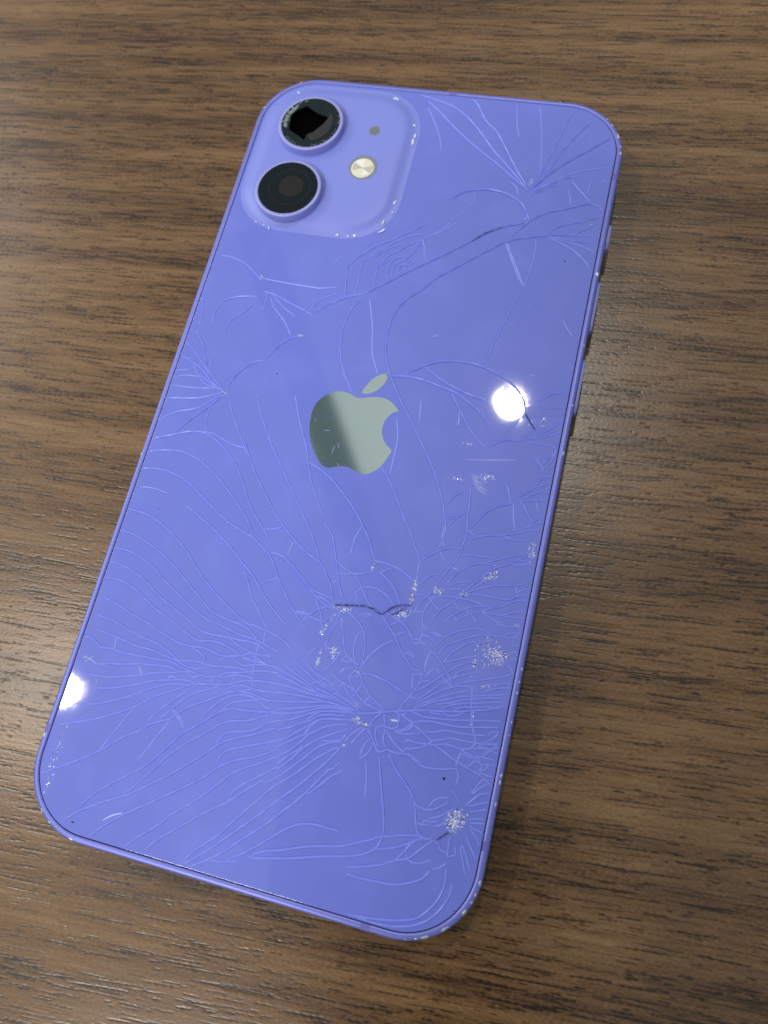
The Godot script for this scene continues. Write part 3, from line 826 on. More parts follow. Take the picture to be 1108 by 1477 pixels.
	crack(1.1, [16.8,-44.26,17.55,-45.23,18.9,-46.52,20.19,-47.64,21.08,-48.54,21.76,-49.45])
	crack(0.7, [15.5,-41.09,16.43,-42.04,17.72,-43.05,19.25,-43.66])
	crack(1, [-4.12,-60.78,-2.9,-59.51,-1.6,-57.61,0.42,-54.85])
	crack(1, [-3.8,-61.77,-1.8,-59.59,0.22,-57.39,1.84,-55.65,3.05,-54.18])
	crack(1, [-3.24,-62.69,-1.74,-61.47,-0.13,-59.75,2.34,-57.32,4.15,-55.3,5.63,-53.52])
	crack(1.1, [-0.85,-62.18,1.23,-60.7,3.33,-58.85,5.4,-56.89,7.18,-55.72,9.13,-55.18,11.21,-55.16,12.63,-55.15])
	crack(1.1, [1.92,-61.23,3.2,-60.19,6.07,-59.2,8.41,-58.24,10.8,-57.5,13.21,-56.88,15.05,-56.05,16.85,-55.12,18.2,-54.42,20.08,-53.86])
	crack(1, [2.18,-61.23,6.84,-60.06,11.13,-58.7,14.48,-57.78,16.55,-56.94,17.81,-55.92,18.32,-54.39,18.09,-52.45,17.08,-49.38,16.16,-46.7,15.63,-44.87])
	crack(0.9, [17.84,-56.02,19.47,-55.48,21.94,-54.26])
	crack(1, [-30.72,-38.92,-29.35,-38.99,-27.82,-39.82,-26.04,-39.69,-24,-39.86,-21.77,-39.7])
	crack(1, [-27.08,-42.22,-25.59,-41.74,-23.87,-41.48,-21.39,-40.8])
	crack(1, [-29.69,-43.79,-27.82,-43.91,-25.47,-43.71,-23.28,-43.12,-20.83,-42.36])
	crack(1, [-27.73,-45.74,-24.92,-45.19,-22.26,-44.29,-20.42,-43.54])
	crack(1, [-28.86,-48.36,-26.62,-47.91,-24.01,-46.86,-21.74,-45.73,-20,-44.73])
	crack(1, [-30.03,-51.58,-27.42,-50.55,-24.59,-49.34,-22.11,-48,-19.94,-46.64,-19.46,-46.26])
	crack(0.5, [-22.98,-53.28,-22.06,-51.36,-20.78,-48.42,-19.94,-46.64])
	crack(1, [-30.19,-58.41,-27.71,-56.77,-24.87,-54.91,-22.57,-53.18,-20.4,-51.09,-18.26,-49.65])
	crack(1, [-23.25,-61.48,-22.4,-59.89,-21.2,-58.45,-19.24,-56.7,-17.68,-55.43,-16.55,-54.49])
	crack(1, [-25.02,-63.67,-23.16,-61.71,-20.6,-60.06,-18.49,-58.77,-16.82,-57.85,-15.67,-56.99])
	crack(1, [-20.57,-64.36,-19.07,-62.63,-17.36,-61.09,-15.61,-59.65,-13.92,-58.48])
	crack(1, [-15.34,-64.34,-13.5,-62.42,-11.4,-60.42,-10.03,-58.73,-8.1,-57.01])
	crack(1, [-12.28,-63.91,-11.22,-62.55,-9.35,-60.74,-7.22,-58.86,-5.3,-57.15,-3.33,-55.68])
	crack(1, [-6.83,-64.15,-5.94,-62.74,-4.14,-60.74])
	crack(1, [-6.55,-64.2,-5.26,-63.15,-3.82,-61.76])
	crack(1.1, [-7.44,-15.52,-4.71,-17.77,-2.15,-19.56,0.66,-20.84,2.08,-22.38,3.26,-24.1,4.26,-26.25])
	crack(1, [-4.21,-13.81,-1.74,-16.85,-0.23,-19.16,0.74,-20.82])
	crack(1, [-0.13,-15.05,1.36,-16.49,2.36,-18.6,2.91,-19.92,3.7,-22.03,4.94,-24.57,6.02,-26])
	crack(0.9, [-9.51,2.6,-7.56,-1.23,-6.11,-3.9,-5.15,-6.33,-3.79,-9.22,-1.86,-12.22,-0.62,-14.05])
	crack(1.1, [-5.22,-6.06,-3.19,-6.81,-0.91,-8.08,1.89,-10.34,4.05,-12.4,5.41,-14.04,6.83,-15.91,8.02,-18.02])
	crack(1, [9.66,2.15,11.35,-0.24,13.32,-2.99,15.06,-6.01,16.33,-8.78,16.75,-10.06,17.45,-12.07,17.29,-14.25,17.19,-14.93])
	crack(0.4, [6.38,3.47,7.32,0.14,7.48,-5.56])
	crack(1, [5.85,-4.46,7.74,-6.63,10.23,-10.3,12.66,-13.88,14.36,-16.67,15.26,-18.11])
	crack(0.9, [17.69,3.7,19,2.44,20.67,1.23])
	crack(1, [20.67,1.23,21.73,2.2,23.1,3.07,25,3.37,26.81,4.08,28.25,5.27,29.69,6.46,30.34,7.5])
	crack(0.9, [21.73,2.2,22.93,3.95,23.72,5.64])
	crack(0.8, [25.53,3.53,27.78,3.36,29.69,3.43,30.72,3.1])
	crack(0.8, [26.3,3.84,28.39,4.54,30.65,5.73])
	crack(0.8, [27.29,4.48,29.32,5.48,30.71,6.66])
	crack(1, [26.29,9.84,27.27,10.65,28.49,11.65,30.46,12.33])
	crack(1, [26.57,8.34,28.09,9.18,30.72,9.74])
	crack(1.5, [25.27,7.79,26.04,6.69,27.13,5.36])
	crack(0.8, [27.94,0.99,29.26,-0.24,30.16,0.82,30.72,2.81])
	crack(1, [8.55,-18.86,10.25,-18.92,12,-19.25,13.54,-19.9,14.52,-20.53])
	crack(1, [9.61,-20.33,11.1,-21.27,12.34,-22.39,13.44,-24.08,13.69,-24.57])
	crack(1.1, [2.91,-19.92,4.23,-20.78,6.08,-21.38,7.64,-20.84,8.78,-20.37])
	crack(1, [6.08,-21.38,7.26,-22.67,8.52,-24.34,9.84,-25.7])
	crack(1.1, [7.49,-23.04,8.95,-22.72,10.4,-22.96,11.68,-23.64,12.91,-24.75])
	crack(1.5, [4.29,-26.38,5.35,-26.15,6.96,-25.85,8.56,-25.58,9.97,-25.67,11.05,-26.12,11.8,-25.82,12.55,-24.96,13.76,-24.28,15.19,-23.97])
	crack(1, [-0.73,-28.75,1.05,-28.49,2.3,-27.38,4.29,-26.38])
	crack(0.9, [1.09,-28.62,2.46,-29,3.33,-29.08,4.84,-27.37])
	crack(1, [-5.9,-20.79,-3.89,-21.67,-1.71,-23.2,0.61,-24.82,2.3,-25.29,3.91,-25.5])
	crack(0.8, [0.78,-24.93,1.54,-26.16,2.78,-28.1,3.75,-30.62])
	crack(0.8, [5.97,-27.94,6.64,-29.97,7.3,-31.97,8.28,-33.08,9.83,-33.78])
	crack(0.8, [5.64,-28.29,4.8,-30.38,4.82,-32.54])
	crack(0.8, [5.42,-25.86,5.31,-28.09,4.61,-30.7,4.89,-32.79])
	crack(1, [6.69,-26.95,8.33,-27.95,9.51,-29.32,10.03,-30.81,10.28,-32.89,10.21,-34.22])
	crack(1.2, [11.21,-26.22,12.63,-27.53,14.06,-28.96,15.28,-30.67,17.34,-32.57])
	crack(0.6, [10.21,-34.22,10.86,-32.49,12.28,-30.56,13.87,-29.27])
	crack(1, [11.67,-25.84,13.42,-26.27,14.95,-27.01,16.02,-28.11,16.83,-29.26])
	crack(0.8, [17.51,-26.97,17.03,-25.46,17.19,-23.8,17.92,-22.27])
	crack(1.1, [14.97,-17.6,16.06,-16.33,17.47,-15.27,18.46,-14.78,20.12,-14.43])
	crack(1.1, [15.53,-20.83,16.28,-19.74,17.05,-19.11,18.17,-18.82])
	crack(1, [17.91,-20.5,18.37,-19.29,19.11,-17.74,19.88,-16.27,20.28,-15.15,20.31,-14.01,20.46,-13.03,20.41,-11.52,20.19,-10.03,20.05,-8.51,19.87,-6.8,19.64,-5.27])
	crack(1.1, [19.39,-19.81,20.02,-18.56,21.19,-17.29,22.76,-16.21,24.31,-15.88,25.77,-16.03])
	crack(1.1, [20.31,-15.33,22.17,-15.12,23.94,-14.93,25.04,-15.07])
	crack(1, [23.93,-15.77,25.4,-15.09,27.02,-14.27,28.98,-13.39])
	crack(1.2, [20.67,-11.47,21.49,-10.15,22.75,-8.25,24.33,-7.06,26.2,-6.39])
	crack(1.1, [20.65,-13.09,22.3,-12.27,24.16,-11.63,25.55,-11.34,27.06,-10.8,28.85,-10.05])
	crack(1.1, [16.51,-8.85,17.52,-7.08,18.58,-5.98,19.41,-5.51])
	crack(1.1, [16.99,-10.21,18.81,-9.64,20.09,-8.7])
	crack(1, [17.56,-11.92,18.42,-10.4,19.6,-8.99])
	crack(1.1, [19.06,-20.8,20.6,-20.42,22.17,-20.21])
	crack(1, [19.66,-20.21,20.92,-19.38,22.61,-18.89])
	crack(1.2, [21.88,-20.55,22.72,-19.45,23.87,-18.1,25.46,-16.28,27.23,-15.34,28.46,-14.34,29.51,-13.56])
	crack(0.9, [22.84,-19.97,24.02,-18.8,25.34,-17.41])
	crack(1.1, [22.26,-20.65,23.84,-19.66,25.96,-18.74,27.82,-18.34,29.15,-17.95,30.23,-17.36])
	crack(1, [22.3,-20.82,24.02,-20.53,25.77,-20.42,27.17,-20.38,28.36,-20.21,29.27,-19.47,30.56,-19.09])
	crack(1.1, [18.44,-22.03,19.96,-21.61,21.39,-21.57,22.81,-21.53,24.26,-21.66,25.54,-21.91])
	crack(1.1, [15.86,-24.61,16.09,-23.65,16.89,-22.38,17.57,-21.4,18.2,-20.99])
	crack(1.1, [18.26,-26.02,18.68,-24.7,19.47,-23.44,20.36,-22.61,21.41,-21.65])
	crack(1.1, [20.1,-25.46,20.76,-24.42,22.1,-23.22,23.35,-22.4,25.02,-21.94,27.06,-21.58,28.15,-20.89,29.4,-20.16,30.69,-19.79])
	crack(1, [21.57,-24.86,22.45,-24.04,23.55,-23.35,24.51,-22.86,25.77,-22.13,27.41,-21.59])
	crack(1, [24.83,-22.7,26.24,-22.75,27.62,-22.62,29.22,-21.9,30.75,-21.42])
	crack(1, [26.55,-5.78,27.18,-4.78,28.33,-3.68,29.37,-2,30.74,-1.12])
	crack(0.8, [26.81,-5.73,28.75,-4.47,30.65,-3.06,30.75,-2.82])
	crack(0.8, [26.35,-6.12,28.9,-5.31,30.73,-4.89])
	crack(0.9, [27.95,-10.24,29.27,-8.68,30.4,-7.59,30.7,-7.29])
	crack(1.1, [20.37,-27.5,22.04,-26.24,23.65,-25.52,24.98,-25.13,25.87,-25.2])
	crack(1.2, [19.8,-28.52,20.56,-27.55,20.34,-27.33,19.21,-27.06,17.9,-26.82])
	crack(1.1, [20.34,-29.71,21.1,-28.4,22.64,-27.34,24.2,-26.46,25.49,-25.9,27.52,-25.62,29.23,-25.49,30.55,-25.19])
	crack(1, [21.25,-30.64,21.99,-29.25,22.85,-28.35,24.2,-27.25,25.01,-26.98])
	crack(1.1, [19.1,-29.73,19.83,-29.83,20.71,-30.59,21.63,-31.59,22.55,-32.59,23.13,-33.65])
	crack(1.1, [21.27,-30.72,22.86,-30.01,24.12,-29.37,25.26,-29.02])
	crack(1.1, [18.14,-35.51,19.49,-34.51,20.76,-33.18,21.91,-32.05,23.35,-30.67,24.59,-29.95,25.4,-29.68])
	crack(1, [22.92,-32.67,23.53,-31.5,24.77,-30.78,25.72,-30.38])
	crack(1, [21.67,-33.31,22.88,-32.51,24.28,-31.75,26.19,-30.96])
	crack(1, [18.86,-36.36,20.15,-35.12,21.41,-33.71,22.62,-32.91])
	crack(1, [23.28,-33.53,24.49,-32.73,26.08,-32.1,27.36,-31.63,29.26,-30.85,30.51,-30.3])
	crack(1, [18.88,-36.79,19.99,-35.93,21.15,-34.89,22.67,-33.93,23.94,-33.37,25.6,-33.07])
	crack(1, [19.05,-37.17,20.1,-36.41,21.64,-35.53,22.85,-34.74,24.11,-34.19,25.7,-33.56])
	crack(1, [19.06,-37.59,20.17,-36.73,21.71,-35.86,22.99,-35.38,24.23,-34.75,26.51,-34.13])
	crack(1, [21.49,-36.42,23.1,-35.87,24.98,-35,26.9,-34.37,28.99,-33.79,30.61,-33.41])
	crack(1, [22.37,-36.88,23.17,-36.19,24.59,-35.6,26.69,-35.01,29.11,-34.35,30.71,-34.09])
	crack(1, [23.96,-36.67,24.86,-36.04,26.48,-35.65,28.09,-35.18,29.24,-34.99,30.73,-34.41])
	crack(1.1, [16.9,-38.44,18.71,-37.93,20.36,-37.53,22.34,-37.14,24.65,-36.67,26.24,-36.13,27.85,-35.66,30.06,-34.88])
	crack(1, [18.58,-38.13,20.21,-38.41,22.23,-38.18,24.22,-37.86,26.19,-37.47,28.13,-37.01,30.41,-36.62])
	crack(1, [19.06,-39.44,20.01,-39.04,21.5,-38.77,23.21,-38.69,25.06,-38.58,27.34,-38.11,30.23,-37.41])
	crack(1, [20.65,-40.31,21.96,-40.02,23.54,-39.44,25.23,-39.36,27.21,-39.13,28.83,-38.82])
	crack(1, [22.04,-41.13,23.46,-40.62,24.4,-40.23,25.76,-40.22,27.41,-40.07,29.06,-39.91,30.65,-39.52])
	crack(1, [22.65,-41.56,23.92,-41.16,25.63,-41.24,26.95,-41.08,27.62,-40.26])
	crack(1, [22.05,-41.21,21.51,-41.84,20.3,-42.54,18.71,-43.1])
	crack(1, [18.76,-41.85,20.32,-41.88,21.82,-41.68,22.48,-41.6])
	crack(1, [22.48,-41.6,23.61,-42.06,25.3,-42.79,26.03,-43.06])
	crack(1, [16.62,-43.78,18,-43.76,19.34,-43.6,20.46,-43.98,21.21,-44.25])
	crack(0.9, [27.38,-33.41,28.28,-32.78,29.55,-32.31,30.74,-32])
	crack(0.6, [25.76,-33.03,26.02,-34.67,26.36,-36.27,26.84,-38.15,27.42,-39.32,27.62,-40.26,26.95,-41.08])
	crack(1.1, [17,-44.36,17.85,-45.62,18.84,-46.54,20.01,-47.56,21.02,-48.6,21.59,-49.45])
	crack(1.1, [21.59,-49.45,22.49,-49.72,23.39,-49.71,24.36,-49.32,25.12,-48.7,25.77,-48.25])
	crack(0.9, [21.59,-49.45,22.2,-51.71,22.52,-52.46,23.27,-53.11,24.18,-53.15,24.71,-52.88])
	crack(0.9, [23.71,-50.76,24.32,-50.46,25.12,-50.04,26.01,-49.32,26.89,-48.6])
	crack(1.1, [19.14,-54.11,20.82,-53.53,22.96,-53.05])
	crack(1.1, [19.49,-55.55,20.72,-55.02,21.89,-54.23,22.77,-53.52,23.46,-53.27])
	crack(1, [20.53,-56.73,21.33,-55.69,22.07,-54.39,22.94,-53.61,23.47,-53.33])
	crack(1, [19.89,-57.17,20.53,-56.73,22.16,-56.03,23.12,-55.02,23.94,-54.05,24.79,-53.2])
	crack(0.9, [26.86,-52.18,26.91,-53.41,27.09,-54.6,27.55,-54.34,28.08,-54.07])
	crack(1.1, [25.5,-42.85,26.95,-43.29,27.91,-43.56,29.18,-43.9])
	crack(1, [27.19,-43.02,27.65,-43.05,28.08,-42.22,29.22,-42.66,28.91,-43.31])
	crack(0.9, [26.01,-41.7,26.99,-42.05,28.44,-41.76,29.22,-41.2,29.97,-40.44])
	crack(1.1, [19.55,-43.66,20.46,-44.24,21.62,-44.62,22.98,-44.57,24.44,-44.25,26.01,-43.82])
	crack(1, [16.19,-64.36,19.78,-63.93,22.81,-63.27,24.81,-62.46,26.17,-60.99,27.03,-59.43,27.39,-57.78,27.24,-56.01])
	crack(1, [17.72,-64.35,20.62,-64.37,23.43,-63.83,25.61,-62.79,27.18,-61.16,28.17,-59.13,28.31,-57.53])
	crack(1.1, [14.97,-59.82,16.5,-59.87,18.73,-59.73,21.16,-59.48,23.19,-58.67,24.48,-57.87,25.21,-56.78])
	crack(1.1, [14.78,-59.06,17.12,-58.33,19.19,-57.56,19.86,-57.11])
	crack(1, [14.1,-56.46,16.14,-55.47,18.39,-54.3,19.12,-54.07])
	crack(0.8, [5.4,-27.67,4.73,-30.74,4.57,-32.21])
	crack(0.8, [5.84,-27.94,6.47,-29.98,7.53,-32.25])
	crack(0.8, [6.42,-35.69,7.72,-36.44,9.3,-36.94,11,-37.92])
	fine_st = start()
	fine(0.5, [28.01,50.74,27.73,48.53,27.54,47.72])
	fine(0.5, [24.58,48.1,25.58,45.11])
	fine(0.7, [29.61,50.76,30.33,50.27])
	fine(0.9, [1.52,29.01,1.58,30.09,2.16,31.61])
	fine(0.9, [-2.91,29.03,-1.68,30.48,-0.97,31.49])
	fine(0.6, [-10.47,28.4,-9.81,29.59,-9.28,30.03])
	fine(0.4, [3.71,35.83,5.38,36.8,6.93,38.31,7.96,39.38])
	fine(0.7, [-19.92,21.21,-19.68,19.29,-20.01,18.17])
	fine(0.7, [-19.04,20.46,-18.18,19.18])
	fine(0.5, [-25.68,4.75,-29.21,4.46,-30.72,3.8])
	fine(0.4, [-28.59,5.59,-30.73,5.2])
	fine(0.5, [-3.92,9.64,-1.55,6.46])
	fine(0.7, [-25.17,9.27,-25.58,7.48,-25.37,5.82])
	fine(0.6, [-30.18,-15.12,-28.01,-14.93,-25.36,-15.24])
	fine(1, [-8.92,-17.63,-7.51,-17.34,-6.21,-16.71])
	fine(1, [-7.31,-26.01,-6.37,-25.23,-4.74,-24.31])
	fine(0.9, [-8.05,-20.54,-7.46,-19.54])
	fine(0.8, [-10.6,-23.41,-9.86,-24.41,-10.33,-24.8])
	fine(0.7, [-0.8,-28.5,0.52,-28.35])
	fine(0.7, [0.17,-29.94,0.74,-29.13])
	fine(0.4, [-4.06,-18.53,-4.34,-20.63])
	fine(1, [0.7,-51.75,1.81,-51.54,2.37,-51.05,2.78,-50.69])
	fine(1, [3.06,-54.19,3.59,-53.47])
	fine(0.7, [-6.57,-36.47,-5.05,-36.58,-3.08,-36.59])
	fine(0.7, [-5.25,-35.93,-3.6,-36.48])
	fine(0.7, [-10.3,-40.48,-9.75,-41.05])
	fine(0.7, [-7,-39.13,-7.06,-39.72,-7.32,-40.48])
	fine(0.7, [-16.46,-41.69,-15.82,-41.31,-14.97,-41.58])
	fine(0.7, [-12.93,-40.87,-12.08,-40.39,-11.34,-40.38])
	fine(0.9, [-0.49,-42.9,0.45,-42.68])
	fine(0.8, [-2.27,-41.8,-1.51,-42.29,-0.63,-42.42])
	fine(0.5, [-14.61,-45.65,-13.33,-46.48,-12.03,-47.75])
	fine(0.5, [-13.78,-46.25,-12.4,-47.39])
	fine(0.5, [-4.47,-32.32,-4.17,-34.15])
	fine(0.8, [4.8,-42.49,5.47,-41.65,6.58,-41.04])
	fine(0.7, [4.88,-44.43,5.4,-43.37,6.37,-42.28])
	fine(0.8, [7.4,-44.74,8.75,-44.44,10.19,-43.81,10.46,-43.16])
	fine(0.8, [10.58,-43.96,11.34,-42.77,12.47,-41.66])
	fine(0.8, [11.5,-44.07,12.09,-42.93,12.84,-41.74])
	fine(0.8, [13.02,-45.19,13.24,-43.98,13.83,-42.84])
	fine(0.9, [13.06,-45.68,13.97,-44.8,14.31,-43.72,14.28,-42.89])
	fine(0.8, [14.3,-41.22,14.41,-42.36,15.09,-43.69])
	fine(1.1, [14.83,-39.06,14.11,-39.74,13.6,-40.54,13.43,-41.26])
	fine(1.1, [17.69,-36.34,17.09,-37.51,16.77,-38.35])
	fine(1, [17.69,-36.34,18.43,-35.14])
	fine(0.8, [7.92,-37.27,8.39,-36.64])
	fine(0.8, [8.43,-36.8,9.29,-37.64,10.01,-38.33,11.23,-38.9])
	fine(0.8, [10.01,-38.33,10.6,-37.16,10.99,-35.85])
	fine(0.8, [8.95,-35.63,9.54,-36.54,10.69,-37.48])
	fine(0.7, [11.86,-38.58,12.46,-37.41])
	fine(0.8, [8.97,-35.72,9.59,-34.61,10.23,-34.28])
	fine(0.8, [7.77,-35.3,8.15,-34.68,8.97,-34.31])
	fine(0.7, [8.99,-35.8,10.25,-35.07])
	fine(0.6, [14,-45.94,14.59,-47.92,15,-50.23])
	fine(0.8, [17.19,-38.67,18.21,-39.27,19.15,-39.54])
	fine(0.8, [16.92,-41.17,18.14,-40.46,18.98,-39.58])
	fine(0.8, [17.1,-41.21,18.66,-41.16,19.75,-40.81])
	fine(0.8, [18.74,-42.97,20.15,-42.54])
	fine(0.8, [18.64,-41.83,19.99,-41.83])
	fine(1, [-17.73,-58.08,-16.89,-57.25,-16,-56.04])
	fine(1, [-5.44,-64.26,-4.34,-63.5,-3.25,-62.7])
	fine(0.9, [-3.07,-62.81,-2.13,-62.8,0.27,-62.13])
	fine(0.5, [5.41,-14.04,4.8,-16.34,4.75,-18.72])
	fine(1, [8,-18.01,8.55,-18.86])
	fine(0.8, [30.06,1.4,30.72,3.1])
	fine(0.7, [29.97,9.59,30.67,10.34])
	fine(0.8, [9.65,-20.46,10.94,-19.48,11.97,-19.12])
	fine(0.8, [3.67,-21.9,5.81,-21.43])
	fine(0.8, [6.38,-25.23,6.8,-24.16,7.53,-23.17])
	fine(0.7, [7.07,-24.11,7.6,-25.65])
	fine(0.8, [0.27,-29.76,1.09,-28.62])
	fine(0.8, [1.26,-25.66,2.75,-25.89,4.36,-26.64])
	fine(0.7, [3.31,-23.25,3.98,-22.54])
	fine(0.7, [4.36,-26.09,5.18,-25.49])
	fine(0.7, [2.58,-33.99,3.35,-32.74])
	fine(0.7, [9.18,-29.12,8.6,-30.06,8.6,-31.67,9.19,-33.4])
	fine(0.8, [8.14,-27.18,9.09,-26.56,10.2,-26.58,8.92,-27])
	fine(0.8, [12.63,-27.53,13.8,-26.73])
	fine(0.8, [13.84,-28.6,15.13,-27.77])
	fine(0.8, [15.31,-30.8,16.3,-30.44,16.97,-30.42])
	fine(0.8, [14.28,-26.48,15.03,-26.18])
	fine(0.8, [15.77,-28.17,16.25,-27.92])
	fine(0.9, [16.64,-29.04,17.41,-28.86])
	fine(0.9, [16.81,-28.6,17.16,-28.38])
	fine(0.8, [17.38,-28.74,18.36,-28.91])
	fine(1.1, [17.5,-27.51,19.26,-28.17,19.85,-28.44])
	fine(1.2, [17.89,-26.88,19.34,-27.36,20.44,-27.51])
	fine(0.8, [17.46,-26.17,17.89,-26.88])
	fine(0.8, [15.79,-24.79,16.95,-24.53])
	fine(0.7, [17.44,-15.56,17.87,-16.23,18.32,-16.6])
	fine(0.8, [19.16,-17.54,19.98,-17.55,20.56,-17.71])
	fine(1, [26.18,-6.29,26.84,-5,27.75,-4.23])
	fine(0.9, [26.22,-6.48,27.16,-5.71,27.99,-5.54])
	fine(0.8, [24.79,-3.85,25.71,-6.2])
	fine(0.5, [26.22,-6.48,26.58,-8.33,27.14,-10.31])
	fine(0.7, [27.23,-6.08,28.14,-7.05])
	fine(0.8, [25.55,-11.34,26.87,-11.69,28.11,-11.61,29.09,-11.35])
	fine(0.8, [20.54,-11.68,21.74,-12.2])
	fine(0.9, [17.2,-10.74,18.83,-9.73])
	fine(0.6, [17.05,-10.87,17.2,-12,17.18,-13.15,17.16,-14.68])
	fine(0.6, [17.69,-12.09,17.56,-14.02,17.72,-14.75])
	fine(0.8, [21.39,-21.57,22.26,-20.65])
	fine(0.8, [29.2,-19.12,29.64,-18.66,30.4,-18.23])
	fine(0.5, [28.83,-18.11,29.12,-19.14])
	fine(1, [17.02,-22.16,17.69,-22.75,19.02,-23.82])
	fine(0.8, [17.69,-22.75,18.09,-22.11])
	fine(0.9, [24.83,-22.7,25.99,-23.25,27.5,-23.8])
	fine(0.8, [27.62,-22.62,29.35,-22.59,30.74,-22.38])
	fine(0.9, [20.9,-22.22,21.69,-22.95,22.1,-23.22])
	fine(0.8, [21.13,-24.07,21.93,-24.87])
	fine(0.7, [22.89,-22.77,23.19,-23.34])
	fine(0.7, [23.57,-23.43,24.45,-24.31])
	fine(0.8, [15.25,-22.37,16.31,-22.23])
	fine(0.7, [14.83,-17.82,14.9,-19.3,15.06,-20.38])
	fine(0.8, [27.81,-14.66,29.65,-14.27])
	fine(0.8, [27.57,-15.27,28.97,-15.16,29.76,-14.89])
	fine(0.8, [27.52,-5.15,29.22,-4.08,30.71,-3.57])
	fine(0.8, [28.56,-3.48,30.03,-2.6,30.72,-2.11])
	fine(0.8, [27.26,-5.93,28.18,-7.19,29.24,-8.54])
	fine(0.7, [29.16,-5.25,29.86,-6.84])
	fine(0.8, [28.18,-10.05,29.57,-8.9,30.72,-8.31])
	fine(0.8, [27.95,-10.24,29.73,-9.72,30.71,-9.46])
	fine(1, [27.95,1.28,29.01,-0,29.53,-0.64])
	fine(1, [29.22,0.33,29.59,1.3,30.59,1.79])
	fine(0.8, [29.72,-0.9,30.71,0.7])
	fine(0.8, [28.91,-13.83,30.33,-12.97])
	fine(0.8, [27.83,-15.17,29.62,-14.79,30.68,-14.83])
	fine(1.1, [17.48,-27.71,18.47,-27.76,19.8,-28.52])
	fine(0.9, [16.6,-28.54,17.38,-28.45])
	fine(0.9, [16.67,-29.23,17.34,-29.04])
	fine(0.9, [17.46,-28.79,18.37,-28.84])
	fine(0.8, [17.42,-28.62,17.57,-27.7])
	fine(0.6, [19.04,-32.54,18.9,-31.18,19.14,-29.9])
	fine(0.9, [20.43,-31.7,21.52,-32.65,23.15,-33.73])
	fine(0.8, [19.35,-33.16,19.84,-32.18,20.26,-31.74])
	fine(1, [22.54,-37.26,23.29,-37.5,24.43,-37.23,25.34,-36.68])
	fine(0.8, [20.52,-37.49,21.25,-37.66,22.43,-37.51])
	fine(1, [19.42,-39.86,20.68,-40.47,22.05,-41.21])
	fine(0.9, [25.46,-41.2,27.08,-41.7,28.84,-42.07])
	fine(0.9, [18.76,-41.85,18.5,-42.24])
	fine(0.9, [17.07,-41.34,18.61,-40.47,19.11,-39.68])
	fine(0.9, [17.44,-41.42,19.06,-40.94,20.36,-40.55])
	fine(0.8, [17.4,-39.08,17.92,-38.29,18.58,-38.13])
	fine(1, [18.58,-38.13,19.18,-36.97])
	fine(1, [17.64,-36.4,18.5,-36.28,18.82,-36.54])
	fine(1, [17.71,-36.3,18.49,-34.74,18.82,-33.89])
	fine(0.9, [17.47,-32.65,18.33,-32.53])
	fine(0.9, [17.69,-33.2,18.96,-32.99,19.23,-33.02])
	fine(0.9, [18.99,-33.85,20.15,-33.58,20.34,-33.62])
	fine(0.7, [17.52,-33.24,17.9,-35.22])
	fine(0.9, [15.65,-30.97,16.48,-30.69,17.17,-30.97])
	fine(0.7, [18.33,-32.53,18.85,-33.63])
	fine(0.9, [27.53,-32.45,28.64,-32.01,30.72,-31.36])
	fine(0.9, [27.86,-34.06,28.61,-33.55,30.68,-32.89])
	fine(0.9, [26.51,-34.13,27.47,-33.82,28.43,-33.5])
	fine(0.8, [28.71,-39.83,29.86,-38.9,30.37,-38.12,29.54,-38.15,29.15,-38.74])
	fine(0.8, [30.72,-40.14,29.82,-39.56,28.74,-39.99])
	fine(0.8, [29.12,-41.03,30.39,-39.91])
	fine(0.8, [26.95,-41.08,28.2,-40.61,30.46,-40.22])
	fine(0.8, [28.13,-40.3,29.5,-40.45,30.74,-40.8])
	fine(0.8, [26.09,-41.78,27.15,-42,28.49,-42])
	fine(0.8, [29.79,-26.59,30.72,-26.24])
	fine(0.8, [29.95,-27.42,30.72,-27.11])
	fine(0.8, [28.96,-25.9,29.57,-25.5,30.75,-24.44])
	fine(0.8, [28.27,-25.88,28.8,-25.06,30.75,-24.44])
	fine(0.9, [27.36,-23.97,28.76,-24.01,30.62,-23.77])
	fine(0.8, [29.78,-29.18,30.33,-29.4,30.72,-30.14])
	fine(0.8, [30.11,-28.25,30.71,-28.1])
	fine(0.9, [23.5,-49.18,23.86,-48.45,24.5,-47.93,25.64,-47.65])
	fine(0.9, [22.2,-51.71,23.08,-51.62,23.8,-51.51])
	fine(0.8, [23.03,-51.42,23.26,-51.08,23.7,-51.04,23.76,-51.31])
	fine(0.8, [23.87,-51.14,24.97,-50.71])
	fine(0.8, [24.55,-51.52,25.23,-51.21,26.1,-50.43])
	fine(0.9, [22.21,-56.22,23.28,-56.35,24.37,-55.93,25.13,-55.39])
	fine(0.8, [21.76,-55.58,22.25,-56.07])
	fine(0.9, [25.53,-56.51,26.32,-56.1,27.17,-55.26])
	fine(1.1, [25.07,-53.13,25.73,-53.44,25.83,-53.9,26.48,-54.14,26.91,-54.1])
	fine(0.7, [27.74,-53.2,28.08,-54.07])
	fine(0.9, [28.09,-47.95,28.91,-46.89,29.64,-46.14,30.71,-45.79])
	fine(0.9, [28.54,-47.97,29.47,-47.46,30.74,-46.9])
	fine(0.9, [28.83,-48.61,29.78,-48.22,30.73,-47.84])
	fine(0.9, [28.87,-49.51,29.83,-49.19,30.69,-49.04])
	fine(0.9, [28.97,-49.97,29.95,-49.72,30.75,-49.57])
	fine(0.9, [29.04,-50.3,29.97,-50.55,30.7,-50.68])
	fine(0.9, [29.26,-50.66,30.16,-51.47,30.74,-52.25])
	fine(0.9, [28.9,-51.72,29.72,-52.82,30.73,-53.96])
	fine(0.7, [28.52,-52.72,29.35,-53.87,30.12,-55.44])
	fine(0.7, [28.47,-53.15,29.08,-54.63,29.65,-55.94])
